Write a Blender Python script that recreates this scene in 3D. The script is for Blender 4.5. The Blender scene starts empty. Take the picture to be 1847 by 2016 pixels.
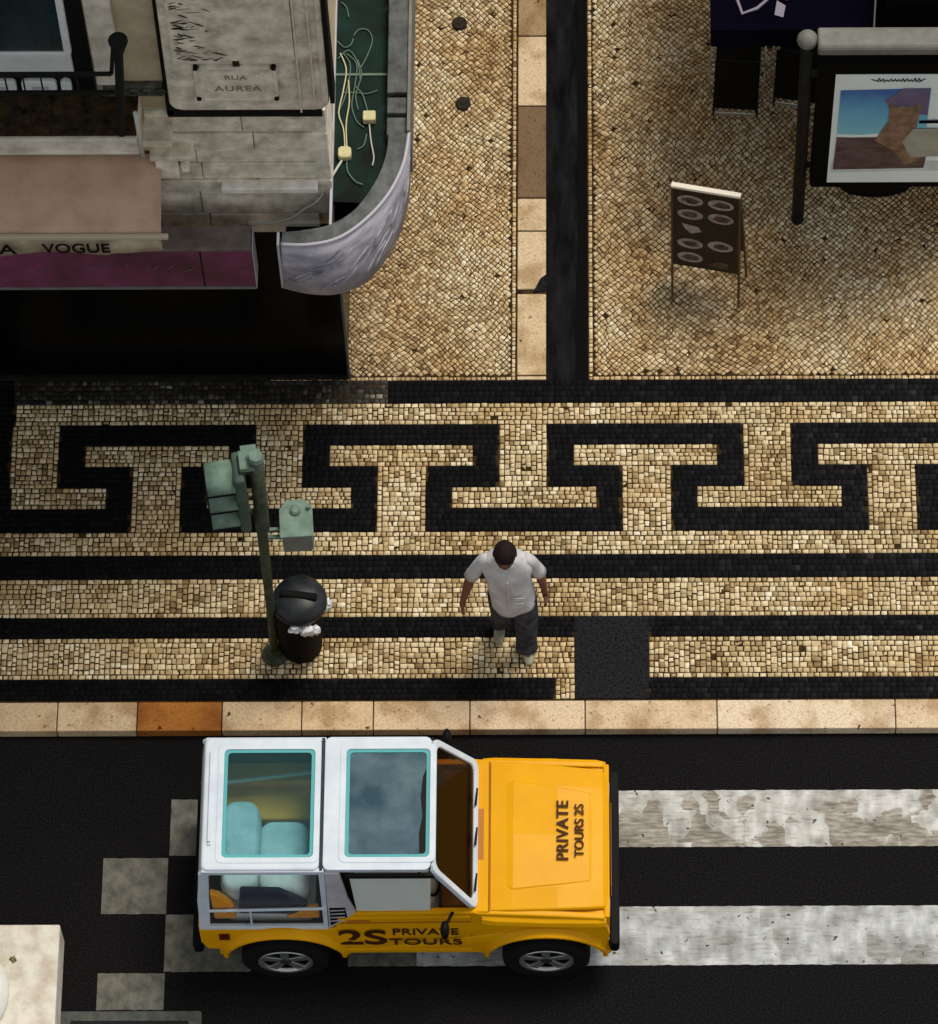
import bpy, bmesh, math, random
import numpy as np
from mathutils import Matrix, Vector, Euler
R_ = math.radians
S = bpy.context.scene
COL = S.collection
rnd = random.Random(7)

# ------------------------------------------------------------------ camera
cam_d = bpy.data.cameras.new("camera")
cam = bpy.data.objects.new("camera", cam_d); COL.objects.link(cam)
DEP = R_(63.0); DIST = 38.0
cam.location = (0, -DIST*math.cos(DEP), DIST*math.sin(DEP))
cam.rotation_euler = (Matrix.Rotation(math.pi/2-DEP, 3, 'X') @ Matrix.Rotation(R_(-0.22), 3, 'Z')).to_euler()
cam_d.sensor_fit = 'VERTICAL'; cam_d.sensor_height = 36; cam_d.sensor_width = 36
cam_d.lens = 9138/2016*36
cam_d.shift_x = -226.5/2016; cam_d.shift_y = 0
cam_d.clip_start = 0.5; cam_d.clip_end = 3000
S.camera = cam

# ------------------------------------------------------------------ light
SUN_EL, SUN_AZ = 66, 40       # azimuth clockwise from +Y
w = bpy.data.worlds.new("World"); S.world = w; w.use_nodes = True
nt = w.node_tree; bg = nt.nodes['Background']
sky = nt.nodes.new('ShaderNodeTexSky'); sky.sky_type = 'NISHITA'; sky.sun_disc = False
sky.sun_elevation = R_(SUN_EL); sky.sun_rotation = R_(SUN_AZ)
hs = nt.nodes.new('ShaderNodeHueSaturation'); hs.inputs['Saturation'].default_value = 0.12
nt.links.new(sky.outputs[0], hs.inputs['Color']); nt.links.new(hs.outputs[0], bg.inputs['Color'])
bg.inputs['Strength'].default_value = 0.09
sl = bpy.data.lights.new("sun", 'SUN'); sl.energy = 1.65; sl.angle = R_(20); sl.color = (1.0, 0.92, 0.79)
so = bpy.data.objects.new("sun", sl); COL.objects.link(so)
az, el = R_(SUN_AZ), R_(SUN_EL)
sd = Vector((math.sin(az)*math.cos(el), math.cos(az)*math.cos(el), math.sin(el)))
so.rotation_euler = (-sd).to_track_quat('-Z', 'Y').to_euler(); so.location = (4, -10, 25)
S.view_settings.view_transform = 'Standard'; S.view_settings.look = 'None'
S.view_settings.exposure = 0.60; S.view_settings.gamma = 1.0

# ------------------------------------------------------------------ materials
def mat(name, col, rough=0.7, spec=0.3, metal=0.0, var=0.0, vscale=6.0, col2=None, bump=0.0, bscale=60.0,
        coat=0.0, detail=6.0, lo=0.35, hi=0.65, stretch=(1, 1, 1)):
    m = bpy.data.materials.new(name); m.use_nodes = True
    n = m.node_tree.nodes; l = m.node_tree.links; b = n['Principled BSDF']
    b.inputs['Base Color'].default_value = (*col, 1); b.inputs['Roughness'].default_value = rough
    b.inputs['Specular IOR Level'].default_value = spec; b.inputs['Metallic'].default_value = metal
    b.inputs['Coat Weight'].default_value = coat; b.inputs['Coat Roughness'].default_value = 0.08
    tc = None
    if col2 is not None or bump:
        tc = n.new('ShaderNodeTexCoord'); mp = n.new('ShaderNodeMapping'); mp.inputs['Scale'].default_value = stretch
        l.new(tc.outputs['Object'], mp.inputs['Vector'])
    if col2 is not None:
        t = n.new('ShaderNodeTexNoise'); t.inputs['Scale'].default_value = vscale; t.inputs['Detail'].default_value = detail
        t.inputs['Roughness'].default_value = 0.62
        l.new(mp.outputs[0], t.inputs['Vector'])
        r = n.new('ShaderNodeValToRGB'); r.color_ramp.elements[0].position = lo; r.color_ramp.elements[1].position = hi
        r.color_ramp.elements[0].color = (*col, 1); r.color_ramp.elements[1].color = (*col2, 1)
        l.new(t.outputs['Fac'], r.inputs['Fac']); l.new(r.outputs[0], b.inputs['Base Color'])
    if bump:
        t2 = n.new('ShaderNodeTexNoise'); t2.inputs['Scale'].default_value = bscale; t2.inputs['Detail'].default_value = 5
        l.new(mp.outputs[0], t2.inputs['Vector'])
        bp = n.new('ShaderNodeBump'); bp.inputs['Strength'].default_value = bump; bp.inputs['Distance'].default_value = 0.01
        l.new(t2.outputs['Fac'], bp.inputs['Height']); l.new(bp.outputs[0], b.inputs['Normal'])
    return m

def glass(name, tint, alpha, base, rough=0.05, spec=0.5, base2=None):
    """thin pane: see-through tint mixed with a glossy dark surface"""
    m = bpy.data.materials.new(name); m.use_nodes = True
    n = m.node_tree.nodes; l = m.node_tree.links; b = n['Principled BSDF']; out = n['Material Output']
    b.inputs['Base Color'].default_value = (*base, 1); b.inputs['Roughness'].default_value = rough
    b.inputs['Specular IOR Level'].default_value = spec
    if base2:
        tc = n.new('ShaderNodeTexCoord'); z = n.new('ShaderNodeTexNoise'); z.inputs['Scale'].default_value = 3.4; z.inputs['Detail'].default_value = 7
        l.new(tc.outputs['Object'], z.inputs[0]); r = n.new('ShaderNodeValToRGB'); r.color_ramp.elements[0].position = .40; r.color_ramp.elements[1].position = .72
        r.color_ramp.elements[0].color = (*base, 1); r.color_ramp.elements[1].color = (*base2, 1); l.new(z.outputs['Fac'], r.inputs[0]); l.new(r.outputs[0], b.inputs['Base Color'])
    t = n.new('ShaderNodeBsdfTransparent'); t.inputs[0].default_value = (*tint, 1)
    mx = n.new('ShaderNodeMixShader'); mx.inputs[0].default_value = 1-alpha
    l.new(t.outputs[0], mx.inputs[1]); l.new(b.outputs[0], mx.inputs[2]); l.new(mx.outputs[0], out.inputs['Surface'])
    return m

def stone_mat(name, stops, patch=None, rough=0.8, spec=0.25, bump=0.3, pits=False):
    """per-stone tint from the face attribute 'tint', with slow patches of soil colour"""
    m = bpy.data.materials.new(name); m.use_nodes = True
    n = m.node_tree.nodes; l = m.node_tree.links; b = n['Principled BSDF']
    b.inputs['Roughness'].default_value = rough; b.inputs['Specular IOR Level'].default_value = spec
    a = n.new('ShaderNodeAttribute'); a.attribute_name = 'tint'
    r = n.new('ShaderNodeValToRGB'); e = r.color_ramp.elements
    e[0].position = stops[0][0]; e[0].color = (*stops[0][1], 1); e[1].position = stops[-1][0]; e[1].color = (*stops[-1][1], 1)
    for p, c in stops[1:-1]:
        k = e.new(p); k.color = (*c, 1)
    l.new(a.outputs['Fac'], r.inputs['Fac'])
    tc = n.new('ShaderNodeTexCoord')
    t = n.new('ShaderNodeTexNoise'); t.inputs['Scale'].default_value = 55; t.inputs['Detail'].default_value = 4
    l.new(tc.outputs['Object'], t.inputs['Vector'])
    mul = n.new('ShaderNodeMixRGB'); mul.blend_type = 'MULTIPLY'; mul.inputs[0].default_value = 0.5
    l.new(r.outputs[0], mul.inputs[1]); 
    rr_ = n.new('ShaderNodeValToRGB'); rr_.color_ramp.elements[0].position = .3; rr_.color_ramp.elements[0].color = (.45, .40, .33, 1)
    rr_.color_ramp.elements[1].position = .6
    l.new(t.outputs['Fac'], rr_.inputs['Fac']); l.new(rr_.outputs[0], mul.inputs[2])
    last = mul
    if patch:
        t2 = n.new('ShaderNodeTexNoise'); t2.inputs['Scale'].default_value = 1.6; t2.inputs['Detail'].default_value = 3
        l.new(tc.outputs['Object'], t2.inputs['Vector'])
        r2 = n.new('ShaderNodeValToRGB'); r2.color_ramp.elements[0].position = .38; r2.color_ramp.elements[0].color = (*patch, 1)
        r2.color_ramp.elements[1].position = .60; r2.color_ramp.elements[1].color = (1, .965, .86, 1)
        l.new(t2.outputs['Fac'], r2.inputs['Fac'])
        m2 = n.new('ShaderNodeMixRGB'); m2.blend_type = 'MULTIPLY'; m2.inputs[0].default_value = 1
        l.new(mul.outputs[0], m2.inputs[1]); l.new(r2.outputs[0], m2.inputs[2]); last = m2
    if pits:
        for sc_,a0,a1,c0 in ((9,.27,.31,(.10,.07,.05)),(3.2,.36,.52,(.66,.58,.48)),(26,.30,.36,(.45,.36,.27))):
            t3 = n.new('ShaderNodeTexNoise'); t3.inputs['Scale'].default_value = sc_; t3.inputs['Detail'].default_value = 4
            l.new(tc.outputs['Object'], t3.inputs['Vector'])
            r3 = n.new('ShaderNodeValToRGB'); r3.color_ramp.elements[0].position = a0; r3.color_ramp.elements[0].color = (*c0, 1); r3.color_ramp.elements[1].position = a1
            l.new(t3.outputs['Fac'], r3.inputs['Fac'])
            m3 = n.new('ShaderNodeMixRGB'); m3.blend_type = 'MULTIPLY'; m3.inputs[0].default_value = 1
            l.new(last.outputs[0], m3.inputs[1]); l.new(r3.outputs[0], m3.inputs[2]); last = m3
    l.new(last.outputs[0], b.inputs['Base Color'])
    if bump:
        bp = n.new('ShaderNodeBump'); bp.inputs['Strength'].default_value = bump; bp.inputs['Distance'].default_value = 0.004
        l.new(t.outputs['Fac'], bp.inputs['Height']); l.new(bp.outputs[0], b.inputs['Normal'])
    return m

MT = {}
MT['asphalt'] = mat('asphalt', (.0035, .0035, .004), .95, .06, col2=(.019, .018, .018), vscale=70, bump=.7, bscale=120, lo=.40, hi=.74, detail=8)
MT['asphalt_patch'] = mat('asphalt_patch', (.006, .006, .007), .95, .06, col2=(.024, .024, .026), vscale=45, bump=.5, bscale=110)
MT['gutter'] = mat('gutter', (.002, .002, .0025), .9, .06, col2=(.014, .014, .0165), vscale=3.0, bump=.4, bscale=70, stretch=(2.6, .6, 1))
MT['joint'] = mat('joint', (.020, .013, .0065), .95, .05, col2=(.062, .038, .015), vscale=14)
MT['white_cobble'] = stone_mat('white_cobble', [(0, (.24, .17, .09)), (.2, (.46, .36, .22)), (.55, (.66, .56, .38)), (.85, (.82, .74, .57)), (1, (.90, .87, .77))], patch=(.86, .75, .56))
MT['tan_cobble'] = stone_mat('tan_cobble', [(0, (.18, .12, .065)), (.22, (.42, .315, .195)), (.5, (.60, .475, .31)), (.8, (.80, .695, .51)), (1, (.90, .86, .74))], patch=(.90, .76, .55))
MT['dark_cobble'] = stone_mat('dark_cobble', [(0, (.003, .003, .003)), (.5, (.0075, .0073, .0085)), (.85, (.0155, .0148, .018)), (1, (.034, .032, .034))], rough=.9, spec=.08)
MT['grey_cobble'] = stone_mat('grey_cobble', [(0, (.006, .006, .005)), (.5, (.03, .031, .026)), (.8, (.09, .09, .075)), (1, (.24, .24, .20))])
MT['kerb'] = stone_mat('kerb', [(0, (.40, .15, .022)), (.12, (.40, .15, .022)), (.2, (.60, .44, .25)), (.6, (.68, .53, .36)), (1, (.78, .66, .50))], rough=.75, pits=True)
MT['slab'] = stone_mat('slab', [(0, (.12, .075, .04)), (.3, (.30, .19, .10)), (.55, (.60, .44, .25)), (1, (.72, .57, .38))], rough=.75, pits=True)
MT['limestone'] = mat('limestone', (.36, .32, .235), .85, .15, col2=(.88, .82, .66), vscale=6.0, bump=.7, bscale=26, lo=.28, hi=.64, detail=10)
MT['limestone_pale'] = mat('limestone_pale', (.52, .47, .37), .85, .15, col2=(.80, .75, .64), vscale=6, bump=.3, bscale=35, detail=9)
MT['limestone_brown'] = mat('limestone_brown', (.42, .34, .21), .9, .1, col2=(.64, .54, .37), vscale=2.6, bump=.25, bscale=30, detail=9)
MT['ledge_white'] = mat('ledge_white', (.66, .62, .52), .8, .15, col2=(.90, .87, .80), vscale=4, lo=.4, hi=.6)
MT['frieze'] = mat('frieze', (.035, .036, .027), .9, .1, col2=(.13, .13, .10), vscale=14, bump=.6, bscale=40)
MT['valance'] = mat('valance', (.30, .24, .16), .9, .1, col2=(.52, .44, .31), vscale=5)
MT['crack'] = mat('crack', (.085, .072, .050), .95, .05)
MT['cover'] = mat('cover', (.10, .082, .070), .7, .2, col2=(.19, .16, .135), vscale=5)
MT['soot'] = mat('soot', (.012, .009, .006), .95, .05, col2=(.06, .042, .022), vscale=9, bump=.5, bscale=40)
MT['moss'] = mat('moss', (.010, .008, .005), .95, .05, col2=(.075, .050, .022), vscale=11, bump=.8, bscale=40, lo=.35, hi=.75)
MT['black'] = mat('black', (.003, .003, .003), .8, .06)
MT['black_glass'] = mat('black_glass', (.002, .002, .002), .25, .06)
MT['dark_metal'] = mat('dark_metal', (.006, .006, .005), .6, .15, col2=(.014, .013, .011), vscale=8)
MT['grey_metal'] = mat('grey_metal', (.13, .13, .115), .55, .2, col2=(.19, .19, .17), vscale=7)
MT['canopy_metal'] = mat('canopy_metal', (.20, .19, .225), .5, .35, col2=(.46, .44, .50), vscale=3.2, bump=.3, bscale=14, stretch=(1, 1, 2.2))
MT['rim_metal'] = mat('rim_metal', (.030, .034, .034), .6, .3, col2=(.11, .12, .12), vscale=7, bump=.3, bscale=30)
MT['scroll'] = mat('scroll', (.13, .125, .155), .5, .3, col2=(.48, .47, .53), vscale=7)
MT['rim_light'] = mat('rim_light', (.42, .41, .46), .5, .35)
MT['green_roof'] = mat('green_roof', (.0015, .005, .004), .7, .15, col2=(.005, .026, .020), vscale=2.2, bump=.3, bscale=25, lo=.36, hi=.64)
MT['cable'] = mat('cable', (.11, .17, .13), .6, .3)
MT['cable_white'] = mat('cable_white', (.50, .49, .43), .6, .3)
MT['box_yellow'] = mat('box_yellow', (.52, .47, .25), .6, .2, col2=(.62, .57, .34), vscale=20)
MT['awning'] = mat('awning', (.45, .295, .20), .9, .08, col2=(.56, .40, .29), vscale=4, bump=.2, bscale=50)
MT['awning_bar'] = mat('awning_bar', (.50, .43, .32), .5, .3)
MT['purple'] = mat('purple', (.075, .028, .036), .6, .2, col2=(.25, .055, .14), vscale=1.1, bump=.1, bscale=60, lo=.36, hi=.68)
MT['purple_dim'] = mat('purple_dim', (.14, .085, .095), .7, .2)
MT['window_white'] = mat('window_white', (.70, .74, .72), .5, .3, col2=(.80, .84, .81), vscale=7)
MT['window_glass'] = mat('window_glass', (.010, .022, .027), .12, .5, col2=(.030, .050, .056), vscale=1.6, stretch=(1, 1, .4))
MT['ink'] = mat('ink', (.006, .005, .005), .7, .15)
MT['ink_brown'] = mat('ink_brown', (.055, .018, .004), .6, .15)
MT['ink_stone'] = mat('ink_stone', (.24, .215, .16), .9, .05)
MT['signal_green'] = mat('signal_green', (.095, .155, .118), .55, .3, col2=(.175, .26, .205), vscale=9, bump=.15)
MT['signal_dark'] = mat('signal_dark', (.024, .034, .020), .65, .2, col2=(.070, .082, .052), vscale=10, bump=.2)
MT['rail_iron'] = mat('rail_iron', (.010, .012, .009), .7, .15)
MT['signal_mid'] = mat('signal_mid', (.035, .062, .046), .55, .3, col2=(.060, .10, .075), vscale=9)
MT['lens_dark'] = mat('lens_dark', (.01, .01, .01), .2, .5)
MT['lens_red'] = mat('lens_red', (.12, .01, .008), .25, .5)
MT['lens_amber'] = mat('lens_amber', (.16, .07, .008), .25, .5)
MT['bin'] = mat('bin', (.0025, .0028, .003), .7, .12)
MT['bin_lid'] = mat('bin_lid', (.006, .008, .010), .4, .3, col2=(.020, .024, .028), vscale=7)
MT['bag'] = mat('bag', (.72, .74, .76), .4, .4, bump=.6, bscale=25)
MT['paint'] = mat('paint', (.70, .325, .0008), .5, .10, coat=.04, col2=(.76, .365, .001), vscale=2.5)
MT['paint_dark'] = mat('paint_dark', (.42, .14, .004), .5, .3)
MT['paint_in'] = mat('paint_in', (.66, .25, .012), .6, .25, col2=(.84, .34, .02), vscale=5)
MT['roof_white'] = mat('roof_white', (.54, .61, .68), .45, .3, coat=.1, col2=(.64, .71, .78), vscale=5, detail=9)
MT['pillar_grey'] = mat('pillar_grey', (.40, .39, .42), .5, .3, col2=(.52, .51, .54), vscale=6)
MT['rubber'] = mat('rubber', (.006, .006, .0065), .7, .2)
MT['tyre'] = mat('tyre', (.006, .006, .006), .85, .15, bump=.3, bscale=60)
MT['alloy'] = mat('alloy', (.50, .51, .50), .28, .5, metal=.8)
MT['hub'] = mat('hub', (.03, .03, .03), .4, .4)
MT['plastic_black'] = mat('plastic_black', (.004, .004, .0045), .6, .12)
MT['seat_pale'] = mat('seat_pale', (.50, .55, .54), .85, .1, col2=(.70, .74, .72), vscale=5, bump=.9, bscale=9)
MT['seat_navy'] = mat('seat_navy', (.030, .034, .055), .8, .15, col2=(.05, .055, .08), vscale=8)
MT['cab_floor'] = mat('cab_floor', (.03, .026, .022), .8, .15)
MT['brown_in'] = mat('brown_in', (.075, .036, .012), .8, .15, col2=(.13, .066, .02), vscale=5)
MT['glass_cyan'] = glass('glass_cyan', (.74, .90, .93), .94, (.14, .36, .42), .06)
MT['glass_cyan_edge'] = glass('glass_cyan_edge', (.30, .80, .82), .45, (.18, .62, .66), .2)
MT['glass_grey'] = glass('glass_grey', (.40, .52, .60), .40, (.060, .120, .160), .08, .5, (.20, .30, .35))  # pale noise in the base colour imitates cloudy sky reflections
MT['glass_clear'] = glass('glass_clear', (.96, .97, .97), .965, (.55, .58, .57), .1)
MT['glass_door'] = glass('glass_door', (.92, .96, .94), .42, (.90, .95, .91), .15)
MT['glass_screen'] = glass('glass_screen', (.55, .42, .28), .80, (.030, .018, .008), .08)
MT['marker'] = mat('marker', (.10, .012, .004), .3, .4)
MT['skin'] = mat('skin', (.145, .060, .034), .6, .25, col2=(.19, .082, .048), vscale=8)
MT['hair'] = mat('hair', (.010, .0045, .004), .75, .2, bump=.6, bscale=90)
MT['shirt'] = mat('shirt', (.42, .42, .425), .9, .08, col2=(.60, .61, .62), vscale=7, bump=1.0, bscale=11)
MT['trousers'] = mat('trousers', (.024, .027, .036), .9, .1, col2=(.075, .082, .100), vscale=11, bump=.8, bscale=18)
MT['shoe'] = mat('shoe', (.26, .26, .19), .7, .2, col2=(.40, .40, .30), vscale=12)
MT['shoe_sole'] = mat('shoe_sole', (.30, .26, .20), .8, .1)
MT['sign_brown'] = mat('sign_brown', (.010, .005, .003), .5, .3, col2=(.022, .011, .005), vscale=5)
MT['sign_edge'] = mat('sign_edge', (.74, .68, .58), .5, .3)
MT['plate'] = mat('plate', (.20, .155, .13), .6, .2, col2=(.34, .29, .25), vscale=18)
MT['food'] = mat('food', (.035, .018, .010), .7, .2, col2=(.12, .075, .05), vscale=25)
MT['wood_dark'] = mat('wood_dark', (.075, .045, .022), .7, .2)
MT['poster_white'] = mat('poster_white', (.74, .84, .84), .35, .4, col2=(.84, .92, .92), vscale=2.2)
MT['poster_low'] = mat('poster_low', (.50, .57, .55), .4, .4, col2=(.66, .74, .73), vscale=3)
MT['poster_sky_top'] = mat('poster_sky_top', (0.051, 0.145, 0.357), .4, .4, col2=(0.076, 0.204, 0.425), vscale=3)
MT['poster_sky_mid'] = mat('poster_sky_mid', (0.102, 0.289, 0.459), .4, .4, col2=(0.145, 0.374, 0.527), vscale=3)
MT['poster_sky_low'] = mat('poster_sky_low', (0.160, 0.432, 0.528), .4, .4, col2=(0.240, 0.512, 0.592), vscale=4)
def printed_sky():
    m = mat('poster_sky', (.1, .3, .4), .4, .4); n = m.node_tree.nodes; l = m.node_tree.links
    tc = n.new('ShaderNodeTexCoord'); sx = n.new('ShaderNodeSeparateXYZ'); l.new(tc.outputs['Object'], sx.inputs[0])
    t = n.new('ShaderNodeTexNoise'); t.inputs['Scale'].default_value = 4; t.inputs['Detail'].default_value = 6; l.new(tc.outputs['Object'], t.inputs[0])
    a = n.new('ShaderNodeMath'); a.operation = 'MULTIPLY_ADD'; a.inputs[1].default_value = .35; l.new(t.outputs['Fac'], a.inputs[0]); l.new(sx.outputs['Z'], a.inputs[2])
    mr = n.new('ShaderNodeMapRange'); mr.inputs['From Min'].default_value = 1.65; mr.inputs['From Max'].default_value = 2.38; l.new(a.outputs[0], mr.inputs[0])
    r = n.new('ShaderNodeValToRGB'); e = r.color_ramp.elements; e[0].color = (.24, .58, .68, 1); e[1].color = (.030, .13, .42, 1); e[1].position = .95
    k = e.new(.5); k.color = (.11, .40, .62, 1)
    l.new(mr.outputs[0], r.inputs[0]); l.new(r.outputs[0], n['Principled BSDF'].inputs['Base Color']); return m
MT['poster_sky'] = printed_sky()
MT['poster_violet'] = mat('poster_violet', (0.096, 0.080, 0.200), .4, .4, col2=(0.152, 0.120, 0.224), vscale=5)
MT['poster_rock'] = mat('poster_rock', (.12, .065, .038), .4, .4, col2=(.30, .19, .12), vscale=11, detail=8)
MT['poster_field'] = mat('poster_field', (0.045, 0.024, 0.021), .4, .4, col2=(0.128, 0.075, 0.083), vscale=7, stretch=(1, 1, 2.5))
MT['poster_grey'] = mat('poster_grey', (0.285, 0.300, 0.240), .4, .4, col2=(0.390, 0.405, 0.330), vscale=6)
MT['navy'] = mat('navy', (.0012, .0012, .005), .9, .03, col2=(.003, .0022, .010), vscale=2)
MT['logo_pale'] = mat('logo_pale', (.28, .25, .32), .8, .1)
MT['logo_magenta'] = mat('logo_magenta', (.20, .015, .12), .8, .1)
MT['chair_black'] = mat('chair_black', (.003, .0025, .002), .7, .12, col2=(.007, .005, .003), vscale=20)
MT['steel'] = mat('steel', (.30, .29, .24), .35, .5, metal=.6)
MT['iron'] = mat('iron', (.010, .006, .004), .7, .2, col2=(.022, .014, .010), vscale=20)
MT['travertine'] = mat('travertine', (.52, .45, .36), .85, .15, col2=(.74, .71, .63), vscale=6, bump=.5, bscale=22, lo=.32, hi=.6)
MT['white_stone'] = mat('white_stone', (.74, .75, .71), .6, .2, col2=(.82, .83, .79), vscale=5)
MT['weed'] = mat('weed', (.10, .10, .008), .8, .1, col2=(.17, .16, .015), vscale=30)
MT['drain'] = mat('drain', (.035, .040, .036), .6, .3, col2=(.075, .08, .073), vscale=14, bump=.3)
MT['drain_plate'] = mat('drain_plate', (.20, .20, .18), .7, .2, col2=(.32, .32, .29), vscale=9, bump=.3)

def road_paint(name, lo, hi, cov, scale, stretch, worn1, worn2, white1, white2):
    """worn white paint: brick-like chipped patches of bare grey-brown surface"""
    m = bpy.data.materials.new(name); m.use_nodes = True
    n = m.node_tree.nodes; l = m.node_tree.links; b = n['Principled BSDF']
    b.inputs['Roughness'].default_value = .75; b.inputs['Specular IOR Level'].default_value = .2
    tc = n.new('ShaderNodeTexCoord'); mp = n.new('ShaderNodeMapping'); mp.inputs['Scale'].default_value = stretch
    l.new(tc.outputs['Object'], mp.inputs[0])
    ns = n.new('ShaderNodeTexNoise'); ns.inputs['Scale'].default_value = 3; ns.inputs['Detail'].default_value = 5
    l.new(mp.outputs[0], ns.inputs[0])
    mixv = n.new('ShaderNodeMixRGB'); mixv.blend_type = 'LINEAR_LIGHT'; mixv.inputs[0].default_value = .02
    l.new(mp.outputs[0], mixv.inputs[1]); l.new(ns.outputs['Color'], mixv.inputs[2])
    v = n.new('ShaderNodeTexVoronoi'); v.distance = 'CHEBYCHEV'; v.inputs['Scale'].default_value = scale; l.new(mixv.outputs[0], v.inputs['Vector'])
    sep = n.new('ShaderNodeSeparateColor'); l.new(v.outputs['Color'], sep.inputs[0])
    n0 = n.new('ShaderNodeTexNoise'); n0.inputs['Scale'].default_value = 2.2; n0.inputs['Detail'].default_value = 5; l.new(tc.outputs['Object'], n0.inputs[0])
    n2 = n.new('ShaderNodeMath'); n2.operation = 'MULTIPLY_ADD'; n2.inputs[1].default_value = .40; l.new(sep.outputs[0], n2.inputs[0]); l.new(n0.outputs['Fac'], n2.inputs[2])
    sx = n.new('ShaderNodeSeparateXYZ'); l.new(tc.outputs['Object'], sx.inputs[0])
    ma = n.new('ShaderNodeMath'); ma.operation = 'MULTIPLY_ADD'; ma.inputs[1].default_value = cov; 
    l.new(sx.outputs['Y'], ma.inputs[0]); l.new(n2.outputs[0], ma.inputs[2])
    r = n.new('ShaderNodeValToRGB'); r.color_ramp.elements[0].position = lo; r.color_ramp.elements[1].position = hi
    l.new(ma.outputs[0], r.inputs[0])
    def nz(s, st, c1, c2, a=.35, bb=.65):
        mq = n.new('ShaderNodeMapping'); mq.inputs['Scale'].default_value = st; l.new(tc.outputs['Object'], mq.inputs[0])
        t = n.new('ShaderNodeTexNoise'); t.inputs['Scale'].default_value = s; t.inputs['Detail'].default_value = 7
        l.new(mq.outputs[0], t.inputs[0]); q = n.new('ShaderNodeValToRGB')
        q.color_ramp.elements[0].position = a; q.color_ramp.elements[1].position = bb
        q.color_ramp.elements[0].color = (*c1, 1); q.color_ramp.elements[1].color = (*c2, 1); l.new(t.outputs['Fac'], q.inputs[0]); return q
    wn = nz(9, (1, 5, 1), worn1, worn2); wh = nz(6, (2, 1, 1), white1, white2)
    mx = n.new('ShaderNodeMixRGB'); l.new(r.outputs[0], mx.inputs[0]); l.new(wn.outputs[0], mx.inputs[1]); l.new(wh.outputs[0], mx.inputs[2])
    # chipped spots showing asphalt, smears, fine streaks
    ch_ = nz(16, (1, 1, 1), (.10, .10, .10), (1, 1, 1), .30, .34)
    sm_ = nz(3.0, (1, 1.6, 1), (.62, .61, .58), (1, 1, 1), .36, .58)
    for q_ in (ch_, sm_):
        m4 = n.new('ShaderNodeMixRGB'); m4.blend_type = 'MULTIPLY'; m4.inputs[0].default_value = 1
        l.new(mx.outputs[0], m4.inputs[1]); l.new(q_.outputs[0], m4.inputs[2]); mx = m4
    st = nz(22, (.35, 2.2, 1), (.55, .54, .52), (1, 1, 1), .30, .46)
    mm = n.new('ShaderNodeMixRGB'); mm.blend_type = 'MULTIPLY'; mm.inputs[0].default_value = .75
    l.new(mx.outputs[0], mm.inputs[1]); l.new(st.outputs[0], mm.inputs[2])
    l.new(mm.outputs[0], b.inputs['Base Color'])
    return m
MT['stripe_worn'] = road_paint('stripe_worn', .66, .70, .62, 3.4, (1.5, 1.2, 1), (.21, .192, .162), (.44, .41, .36), (.42, .42, .40), (.66, .66, .64))
MT['stripe'] = road_paint('stripe', .46, .58, 0.10, 2.4, (1.3, 1.0, 1), (.24, .24, .23), (.38, .38, .36), (.36, .38, .38), (.58, .59, .60))
MT['stripe_grey'] = mat('stripe_grey', (.075, .073, .060), .8, .15, col2=(.175, .170, .145), vscale=8, bump=.3, bscale=60)

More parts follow.
